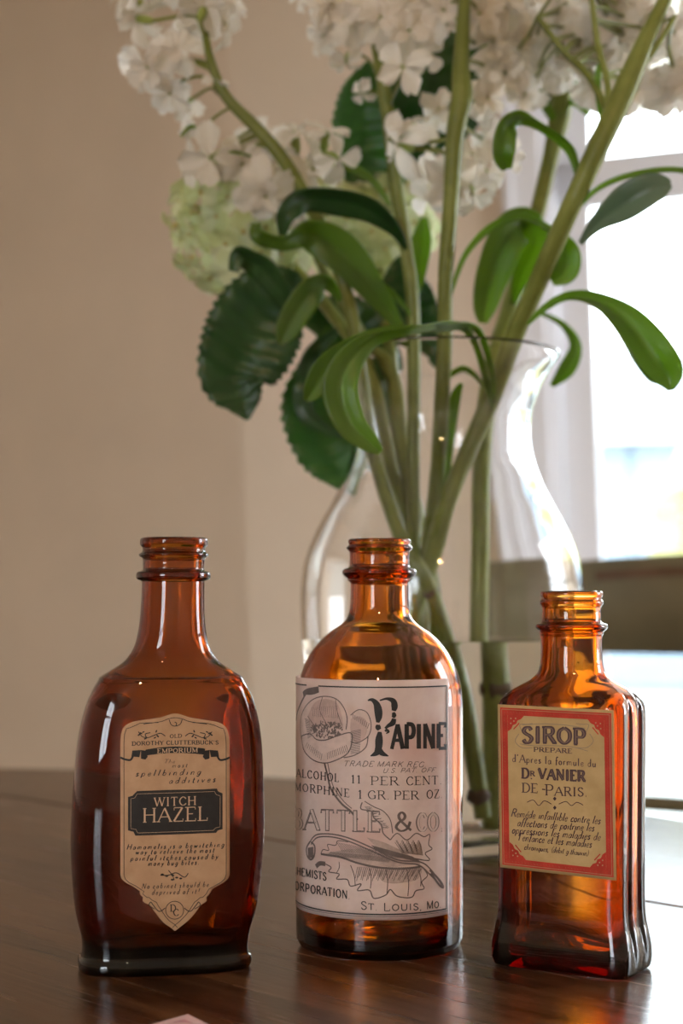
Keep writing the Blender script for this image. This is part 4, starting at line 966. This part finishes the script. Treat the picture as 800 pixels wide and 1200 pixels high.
def floret(parent, c, d, size=1.0, dbl=False, stem=None, name='floret'):
    o = bpy.data.objects.new(name, CALYX); link(o, parent); o.matrix_basis = frame(c, d, rg.uniform(0, 6)) @ Matrix.Scale(size, 4)
    whorls = [(4, 10, 1.05)] if not dbl else [(5, 2, 1.05), (4, 34, .85), (3, 62, .6)]
    for n_, el, sc_ in whorls:
        a0 = rg.uniform(0, 6)
        for i in range(n_):
            p_ = bpy.data.objects.new('petal', rg.choice(PET)); link(p_, o)
            e = math.radians(el + rg.uniform(-24, 20)); s_ = sc_ * rg.uniform(.85, 1.12)
            p_.matrix_basis = Matrix.Rotation(a0 + 2 * PI * i / n_ + rg.uniform(-.18, .18), 4, 'Z') @ Matrix.Translation((0, .0008, .001)) @ Matrix.Rotation(e, 4, 'X') @ Matrix.Rotation(rg.uniform(-.3, .3), 4, 'Y') @ Matrix.Scale(s_, 4)
    if stem is not None:
        base = o.matrix_basis @ Vector((0, 0, -.0085)); s0 = Vector(stem); mid = (base + s0) / 2 + Vector((0, 0, .002)) - Vector(d).normalized() * .003
        q_ = catmull([tuple(s0), tuple(mid), tuple(base)], 5); tube([Vector(v) for v in q_], [.0010 * size] * len(q_), 7).build('floret_stalk', stem_m, parent, True)
    return o
def dirn(dx, dy, dz): return Vector((dx, dy, dz))     # x right, y away, z up
def nearest(stempts, c, drop=.012, more=()):
    """point on the stem a little below the floret"""
    q_ = catmull([tuple(P(a, b, Y)) for a, b, Y, r in stempts], 6)
    for b_ in more: q_ += catmull([tuple(P(a, b, Y)) for a, b, Y, r in b_], 6)
    best = min(q_, key=lambda v: (Vector(v) - (c - Vector((0, 0, drop)))).length); return best
def stalk(label, pts, florets, leaves=(), branches=()):
    """one cut stem of stock: stem, leaves, florets with petals"""
    root = empty('flower_stem', P(*pts[-1][:3])); O_ = root.location.copy(); root['label'] = label; root['category'] = 'flower'; root['group'] = 'white stock stems in the vase'
    holder = root; stemtube('stem', pts, holder)
    for b_ in branches: stemtube('branch', b_, holder)
    for f_ in florets:
        x, y, dY, d, s_, dbl = f_; c = P(x, y, V0 + dY); floret(holder, c, dirn(*d), s_, dbl, nearest(pts, c, .012, branches))
    for L_ in leaves: leaf(holder, *L_[:1], **(L_[1] if len(L_) > 1 else {}))
    for ch_ in root.children: ch_.matrix_basis = Matrix.Translation(-O_) @ ch_.matrix_basis
    return root
def cluster(cx_, cy_, rx, ry, n, dY=0, dbl=True, depth=.02, smin=.85, smax=1.15, seed=1):
    r = random.Random(seed); out = []; tries = 0
    while len(out) < n and tries < 4000:
        tries += 1; a = r.uniform(0, 2 * PI); q_ = math.sqrt(r.random()); x = cx_ + rx * q_ * math.cos(a); y = cy_ + ry * q_ * math.sin(a)
        if any((x - o_[0]) ** 2 + (y - o_[1]) ** 2 < (21 if len(out) < n * .7 else 14) ** 2 for o_ in out): continue
        out.append((x, y, dY + r.uniform(-depth, depth), (math.cos(a) * q_ * .9 + r.uniform(-.3, .3), -1 + r.uniform(-.1, .6), -math.sin(a) * q_ * .8 + r.uniform(-.3, .4)), r.uniform(smin, smax), dbl))
    return out
# stem A: left, leaning out
stalk('white stock stem leaning far out to the left, past the hydrangea',
      [(208, -42, .84, 3), (236, 20, .835, 4), (246, 68, .83, 5), (264, 112, .83, 6.5), (300, 150, .83, 7.5), (335, 192, .83, 8), (378, 270, .835, 8), (408, 350, .835, 8), (424, 440, .832, 8), (438, 530, .828, 8), (468, 625, .815, 9), (508, 700, .812, 9), (536, 800, .818, 9), (550, 900, .825, 9), (556, 950, .828, 8)],
      [(163, 22, .0, (-.6, .3, .2), 1.0, True), (238, 12, -.01, (.1, .4, .5), 1.05, True), (262, 28, .0, (.7, -.2, -.1), .95, True), (176, 78, -.01, (-.6, -.7, -.4), 1.2, True), (206, 60, -.01, (-.1, -.9, .1), 1.05, True), (200, 108, .0, (-.3, -.6, -.8), .95, False), (254, 95, -.01, (.3, -.7, .7), .6, False), (218, 122, .01, (-.3, -.6, -.5), .8, False),
       (222, 158, .0, (-.7, -.5, -.5), .8, False), (248, 185, -.01, (-.2, -.8, -.2), 1.15, False), (283, 190, .0, (.1, -.7, -.7), 1.1, True), (236, 195, .01, (-.6, -.5, -.5), .9, False), (150, -5, .0, (-.6, -.2, .3), 1, True), (195, -20, .0, (0, -.9, .2), 1.1, True), (222, 40, .01, (0, -.6, -.3), .9, True), (268, 8, .01, (.6, -.5, .2), .9, True)],
      [([(240, 160, .83, 1, 0), (225, 148, .83, 2.5, 20), (212, 160, .83, 2, 0)],), ([(300, 185, .83, 1, 40), (275, 178, .83, 2, 40), (262, 182, .83, 1, 40)],)])
# stem F: short one in the middle left
stalk('low white stock stem in the middle left, its florets just above the curled leaves',
      [(372, 170, .86, 2.5), (352, 205, .86, 3.5), (352, 240, .86, 4), (380, 320, .86, 5), (430, 400, .862, 7), (460, 440, .862, 8.5), (470, 520, .860, 9), (484, 600, .858, 9), (494, 700, .858, 9), (497, 820, .858, 9), (496, 920, .858, 8)],
      [(345, 158, .0, (-.1, -.5, .8), 1.1, False), (382, 158, .0, (.2, -.5, .9), 1.05, False), (394, 185, -.01, (.6, -.6, -.4), .95, False), (318, 195, .0, (-.3, -.9, .0), 1.1, True), (312, 228, -.01, (-.2, -.7, -.6), 1.15, True), (338, 235, .01, (.2, -.9, -.2), 1.0, True), (300, 165, .01, (-.2, -.8, .4), 1.0, True), (365, 200, .01, (.2, -.9, .2), .9, True)],
      [([(352, 228, .86, 2, 60), (372, 195, .855, 9, 70), (402, 196, .85, 11, 65), (434, 212, .85, 8, 60), (456, 240, .85, 2.5, 40)],)])
# stem B
stalk('white stock stem left of the centre, with small florets facing the camera',
      [(428, -60, .85, 4), (434, 10, .85, 6), (444, 70, .845, 7), (455, 140, .845, 8), (463, 210, .845, 8), (474, 280, .845, 8), (483, 350, .845, 8), (485, 440, .846, 8), (484, 540, .846, 8), (485, 640, .846, 8), (486, 760, .846, 8), (478, 880, .843, 8), (470, 940, .84, 7)],
      [(472, 80, -.03, (-.1, -1, .05), 1.0, False), (404, 22, .0, (-.3, -.8, .0), 1.1, True), (380, 42, .01, (-.8, -.5, -.2), .9, True), (406, 72, .0, (-.2, -.5, -.9), .75, False), (445, 22, -.01, (.1, -.9, .2), 1.1, True), (478, 38, -.01, (.2, -.9, .1), 1.15, True), (500, 62, .0, (.4, -.7, -.4), .9, False), (384, 8, .0, (-.6, -.8, .3), 1, True), (420, -12, .0, (-.2, -.9, .3), 1.1, True), (460, -8, .0, (.2, -.9, .3), 1.1, True), (490, 10, .01, (.4, -.8, .2), 1.1, True), (424, 108, .01, (-.4, -.8, -.5), .6, False), (364, -8, .01, (-.6, -.6, .3), 1.0, True)],
      [([(476, 292, .84, 2, 20), (462, 268, .83, 9, 30), (432, 244, .82, 17, 35), (395, 234, .815, 20, 40), (358, 232, .81, 17, 40), (336, 250, .805, 12, 10), (331, 276, .81, 4, 0)], dict(m_=dark_m)),
       ([(480, 368, .84, 2, 20), (458, 342, .84, 4.5, 35), (430, 322, .84, 4.5, 50), (408, 318, .845, 2.5, 50)],),
       ([(486, 352, .85, 2, 0), (490, 320, .855, 10, 15), (494, 285, .86, 13, 20), (497, 255, .86, 4, 20)],),
       ([(482, 415, .845, 2, 0), (466, 380, .84, 6, 0), (440, 345, .835, 15, -15), (402, 300, .83, 24, -20), (362, 272, .825, 20, 30), (330, 282, .815, 14, 55), (304, 276, .81, 11, 40), (300, 262, .815, 5, 0)],)])
# stem C: centre
stalk('upright white stock stem in the centre, with open florets hanging at its left',
      [(548, -55, .80, 5), (543, 20, .80, 8), (540, 80, .80, 10.5), (541, 115, .80, 13), (533, 160, .80, 11), (528, 240, .80, 9.5), (522, 320, .80, 9), (521, 400, .805, 9), (517, 480, .81, 9), (512, 560, .824, 9), (502, 640, .835, 9), (486, 740, .834, 9), (462, 860, .831, 8), (455, 930, .83, 7)],
      [(470, 170, -.02, (-.6, -.7, .0), 1.15, False), (484, 148, -.015, (.0, -.6, .8), 1.05, False), (528, 212, -.02, (-.1, -.8, -.6), 1.3, True), (570, 115, -.01, (.3, -.8, -.2), 1.0, True), (568, 200, -.01, (.4, -.7, -.4), .9, False), (588, 185, .0, (.5, -.7, -.2), .95, False), (515, 128, .01, (-.3, -.8, -.1), 1.0, True), (582, 160, .01, (.5, -.6, .1), .9, True), (505, 232, -.01, (-.5, -.6, -.6), 1.0, False), (552, 225, -.02, (.3, -.6, -.8), 1.0, False),
       (520, 14, -.01, (-.2, -.9, .2), 1.2, True), (560, 18, -.01, (.2, -.9, .2), 1.2, True), (530, -18, .0, (0, -.9, .3), 1.2, True), (575, 50, .0, (.4, -.8, 0), 1.1, True), (590, 85, .01, (.3, -.8, -.3), 1.1, True), (500, 0, .0, (-.4, -.8, .3), 1.1, True), (590, 10, .0, (.5, -.8, .3), 1.2, True)],
      [([(528, 345, .80, 2, 20), (545, 300, .80, 4, 40), (575, 268, .79, 7, 55), (612, 256, .79, 8, 60), (645, 272, .79, 8, 55), (664, 295, .79, 14, 10), (662, 318, .79, 15, 0), (646, 330, .79, 6, 0)],),
       ([(520, 640, .83, 2, 0), (518, 590, .826, 6, 0), (524, 520, .822, 8, 10), (534, 468, .815, 7, 30), (541, 450, .812, 3, 40)],),
       ([(517, 480, .812, 3, 30), (522, 448, .812, 5, 50), (540, 432, .812, 5, 50), (556, 440, .812, 4, 45), (566, 456, .812, 1, 45)],)])
# stem E: behind, with a straight foot
stalk('white stock stem at the back right, forking below its florets, straight down in the vase',
      [(676, -40, .90, 4), (668, 30, .90, 6), (660, 85, .90, 8), (657, 130, .90, 13), (646, 180, .90, 10), (632, 240, .90, 9.5), (612, 310, .90, 10), (595, 370, .885, 11), (580, 420, .87, 11), (570, 480, .86, 11), (564, 560, .855, 11), (563, 640, .85, 11), (561, 745, .85, 11), (563, 800, .85, 12), (562, 860, .85, 11), (560, 960, .85, 10)],
      cluster(648, 40, 62, 58, 15, .07, seed=4) + cluster(640, -30, 60, 25, 5, .06, seed=9),
      [([(600, 366, .885, 2, 0), (628, 366, .885, 2, 20), (658, 380, .88, 4, 30), (674, 405, .88, 7, 10), (664, 432, .88, 10, 0), (646, 452, .88, 3, 0)],),
       ([(655, 135, .895, 3, 30), (670, 120, .895, 4, 20), (690, 134, .89, 3, 0)],), ([(648, 140, .89, 4, 0), (636, 118, .89, 6, 0), (634, 105, .89, 3, 0)],),
       ([(600, 360, .885, 2, 10), (612, 320, .87, 12, 15), (628, 285, .86, 22, 20), (618, 262, .85, 20, 40), (598, 272, .84, 22, 5), (578, 320, .84, 20, 0), (568, 360, .84, 14, 0), (566, 379, .84, 5, 0)], dict(label='broad bright green leaf hanging down'))],
      [[(656, 140, .90, 6), (640, 100, .915, 4), (620, 50, .92, 4), (605, -10, .92, 3)], [(658, 130, .90, 6), (675, 90, .91, 4), (695, 45, .92, 4), (700, -20, .92, 3)]])
# stem D: right, in front
stalk('thick white stock stem leaning to the right in front, crossing the window',
      [(800, -70, .765, 5), (783, -10, .765, 8), (758, 45, .765, 11), (730, 110, .765, 14), (700, 175, .765, 13), (670, 240, .77, 12), (648, 290, .782, 12), (622, 350, .795, 11.5), (600, 400, .805, 11.5), (580, 455, .812, 11), (548, 530, .815, 11), (524, 590, .812, 11), (504, 660, .822, 11), (478, 740, .822, 10), (452, 860, .820, 9), (446, 920, .822, 8)],
      cluster(700, 30, 80, 62, 17, .01, seed=21) + cluster(770, 45, 45, 75, 10, .0, seed=22) + cluster(640, 70, 60, 48, 9, .03, seed=23) + cluster(730, -40, 80, 30, 7, .0, seed=24) + [(722, 112, .03, (.2, -.8, -.6), .9, False), (700, 100, -.0, (-.1, -.9, -.4), 1.1, True)],
      [([(677, 208, .768, 3, 20), (668, 175, .765, 7, 40), (640, 150, .76, 11, 65), (612, 138, .755, 14, 60), (594, 150, .75, 13, 20), (590, 180, .75, 13, 5), (594, 198, .755, 6, 0)],),
       ([(680, 285, .77, 3, 10), (700, 262, .76, 10, 20), (730, 240, .75, 20, 10), (758, 224, .745, 20, 15), (776, 218, .745, 14, 20), (786, 216, .745, 5, 20)], dict(m_=pale_m, label='broad blue green leaf with a folded tip')),
       ([(672, 250, .77, 1.5, 20), (700, 222, .765, 4, 45), (740, 206, .76, 6, 60), (790, 200, .76, 6, 62), (830, 212, .76, 6, 50), (850, 232, .76, 2, 40)],),
       ([(618, 380, .775, 2, 20), (640, 360, .77, 5, 40), (668, 348, .765, 9, 55), (700, 354, .76, 14, 50), (735, 378, .755, 20, 25), (765, 415, .75, 24, 5), (782, 440, .75, 20, 0), (786, 458, .75, 4, 0)], dict(label='long leaf arching over, bright green towards its tip')),
       
       ([(704, 140, .775, 2, 0), (700, 100, .78, 4, 20), (702, 75, .78, 3, 20)],),
       ([(578, 468, .805, 2, 0), (576, 440, .80, 3, 10), (564, 393, .785, 5, 40), (545, 381, .765, 7, 50), (510, 384, .73, 8, 60), (455, 386, .725, 11, 58), (412, 404, .72, 14, 40), (382, 430, .72, 16, 20), (366, 458, .72, 12, 5), (358, 470, .72, 3, 0)], dict(m_=leaf_m)),
       ([(576, 480, .81, 2, 0), (568, 440, .80, 4, 30), (554, 396, .785, 5, 45), (532, 380, .755, 8, 55), (490, 384, .705, 9, 62), (440, 394, .70, 13, 50), (410, 420, .70, 17, 15), (398, 455, .70, 21, 0), (410, 495, .70, 18, 0), (432, 518, .70, 12, 0), (446, 530, .70, 4, 0)], dict(label='long leaf drooping over the vase rim'))],
      [[(712, 150, .77, 6), (712, 100, .775, 4), (700, 50, .78, 4), (690, -30, .78, 3)], [(716, 140, .77, 5), (690, 90, .785, 4), (660, 60, .79, 4), (630, 20, .79, 3)], [(738, 90, .765, 6), (765, 60, .765, 4), (790, 20, .765, 3)]])

# hydrangeas: head of many florets, each with four sepals; serrated leaves
def hydrangea(label, cx_, cy_, Y, R_, n, pts, leaves, squash=1.0, seed=3):
    root = empty('hydrangea', P(*pts[-1][:3])); O_ = root.location.copy(); root['label'] = label; root['category'] = 'flower'
    stemtube('stem', pts, root); c0 = P(cx_, cy_, Y); Rm = R_ / F * Y; r = random.Random(seed); ga = PI * (3 - math.sqrt(5))
    for i in range(n):
        z = 1 - 2 * (i + .5) / n; th = ga * i; d = Vector((math.sqrt(1 - z * z) * math.cos(th), z * -1, math.sqrt(1 - z * z) * math.sin(th)))
        if d.y > .45: continue
        c = c0 + Vector((d.x * Rm, d.y * Rm * .9, d.z * Rm * squash)) * r.uniform(.80, 1.08); dd = d + Vector((r.uniform(-.3, .3), r.uniform(-.3, .3), r.uniform(-.3, .3)))
        o = bpy.data.objects.new('floret', HEARTM); link(o, root); o.matrix_basis = frame(c, dd, r.uniform(0, 6)) @ Matrix.Scale(r.uniform(.95, 1.25), 4)
        for k_ in range(4):
            p_ = bpy.data.objects.new('sepal', r.choice(SEP)); link(p_, o)
            p_.matrix_basis = Matrix.Rotation(k_ * PI / 2 + r.uniform(-.15, .15), 4, 'Z') @ Matrix.Translation((0, .0004, .0005)) @ Matrix.Rotation(math.radians(r.uniform(5, 40)), 4, 'X') @ Matrix.Rotation(r.uniform(-.25, .25), 4, 'Y')
        if i % 2 == 0:
            b_ = c - d * Rm * .75; tube([b_, c - dd.normalized() * .003], [.0007, .0006], 5).build('floret_stalk', calyx_m, root, True)
    for L_ in leaves: leaf(root, L_[0], **L_[1])
    for ch_ in root.children: ch_.matrix_basis = Matrix.Translation(-O_) @ ch_.matrix_basis
    return root
hyd_l = dict(m_=dark_m, serr=.09, cup=.15)
hyd_g = dict(m_=leaf2_m, serr=.09, cup=.15)
hydrangea('large pale green hydrangea head low on the left of the bunch', 287, 262, .90, 80, 105,
          [(320, 290, .90, 7), (375, 350, .88, 8), (430, 430, .862, 8), (452, 520, .852, 8), (474, 620, .862, 8), (490, 720, .868, 9), (488, 800, .87, 9), (478, 880, .87, 9), (468, 940, .87, 8)],
          [([(352, 322, .86, 5, 0), (335, 335, .86, 34, 0), (312, 362, .855, 52, 0), (292, 400, .85, 55, 0), (275, 440, .85, 42, 0), (284, 470, .85, 22, 0), (290, 492, .85, 2, 0)], hyd_l),
           ([(388, 380, .885, 4, 0), (382, 420, .885, 28, 10), (380, 470, .88, 52, 10), (385, 520, .88, 42, 5), (400, 555, .88, 22, 0), (408, 578, .88, 2, 0)], hyd_g),
           ([(345, 372, .84, 2, 0), (330, 345, .83, 12, 10), (312, 318, .825, 16, 20), (292, 302, .82, 16, 40), (278, 298, .815, 10, 30), (274, 318, .815, 6, 0)], dict(m_=dark_m)),
           ([(398, 352, .82, 3, 0), (384, 332, .815, 10, 35), (366, 340, .81, 16, 10), (348, 365, .81, 17, 0), (334, 390, .81, 13, 0), (328, 403, .81, 3, 0)], dict(m_=leaf_m)),
           ([(398, 385, .87, 3, 0), (368, 412, .875, 9, -10), (358, 445, .85, 12, -20), (358, 480, .85, 14, -30), (380, 500, .845, 9, -40), (402, 512, .84, 2, -30)], dict(m_=dark_m))], 1.04)
hydrangea('second pale green hydrangea head half hidden behind the curled leaves', 432, 262, .945, 72, 95,
          [(440, 300, .94, 7), (452, 380, .90, 8), (460, 440, .872, 8), (468, 520, .86, 9), (492, 620, .874, 9), (508, 700, .880, 9), (514, 800, .885, 9), (516, 900, .885, 8)],
          [([(455, 250, .92, 4, 0), (445, 215, .915, 34, 0), (432, 165, .91, 42, 0), (425, 120, .91, 30, 0), (428, 90, .91, 14, 0), (432, 72, .91, 2, 0)], hyd_g),
           ([(520, 180, .93, 4, 0), (530, 140, .93, 34, 0), (545, 95, .93, 46, 0), (560, 55, .93, 36, 0), (568, 30, .93, 20, 0), (572, 10, .93, 2, 0)], hyd_l),
           ([(500, 200, .95, 4, 0), (495, 160, .95, 32, 0), (490, 110, .95, 40, 0), (485, 60, .95, 26, 0), (482, 30, .95, 2, 0)], hyd_l),
           ([(470, 430, .90, 3, 0), (440, 400, .90, 25, 0), (405, 380, .90, 35, 0), (375, 375, .90, 22, 0), (355, 380, .90, 2, 0)], hyd_l),
           ([(520, 430, .90, 3, 0), (490, 385, .90, 30, 0), (475, 350, .90, 32, 0), (470, 320, .90, 18, 0), (468, 300, .90, 2, 0)], hyd_l),
           ([(462, 420, .90, 3, 0), (440, 450, .90, 28, 0), (425, 490, .90, 30, 0), (425, 530, .90, 14, 0), (428, 548, .90, 2, 0)], hyd_l)], 1.0, 8)
# brown nodes on the stems inside the water
stocks = [o for o in C.objects if o.name.startswith('flower_stem')]
for root, spots in ((stocks[0], ((552, 925, .8265, 12), (506, 696, .812, 10))), (stocks[4], ((563, 800, .85, 14),))):
    for (x, y, Y, r) in spots:
        bm = blob(r / F * Y, int(x), 2, .2); me = bpy.data.meshes.new('stem_node'); bm.to_mesh(me); bm.free(); me.materials.append(node_m)
        me.polygons.foreach_set('use_smooth', [True] * len(me.polygons)); o = link(bpy.data.objects.new('stem_node', me), root); o.location = P(x, y, Y) - root.location; o['label'] = 'brown knobbly node'
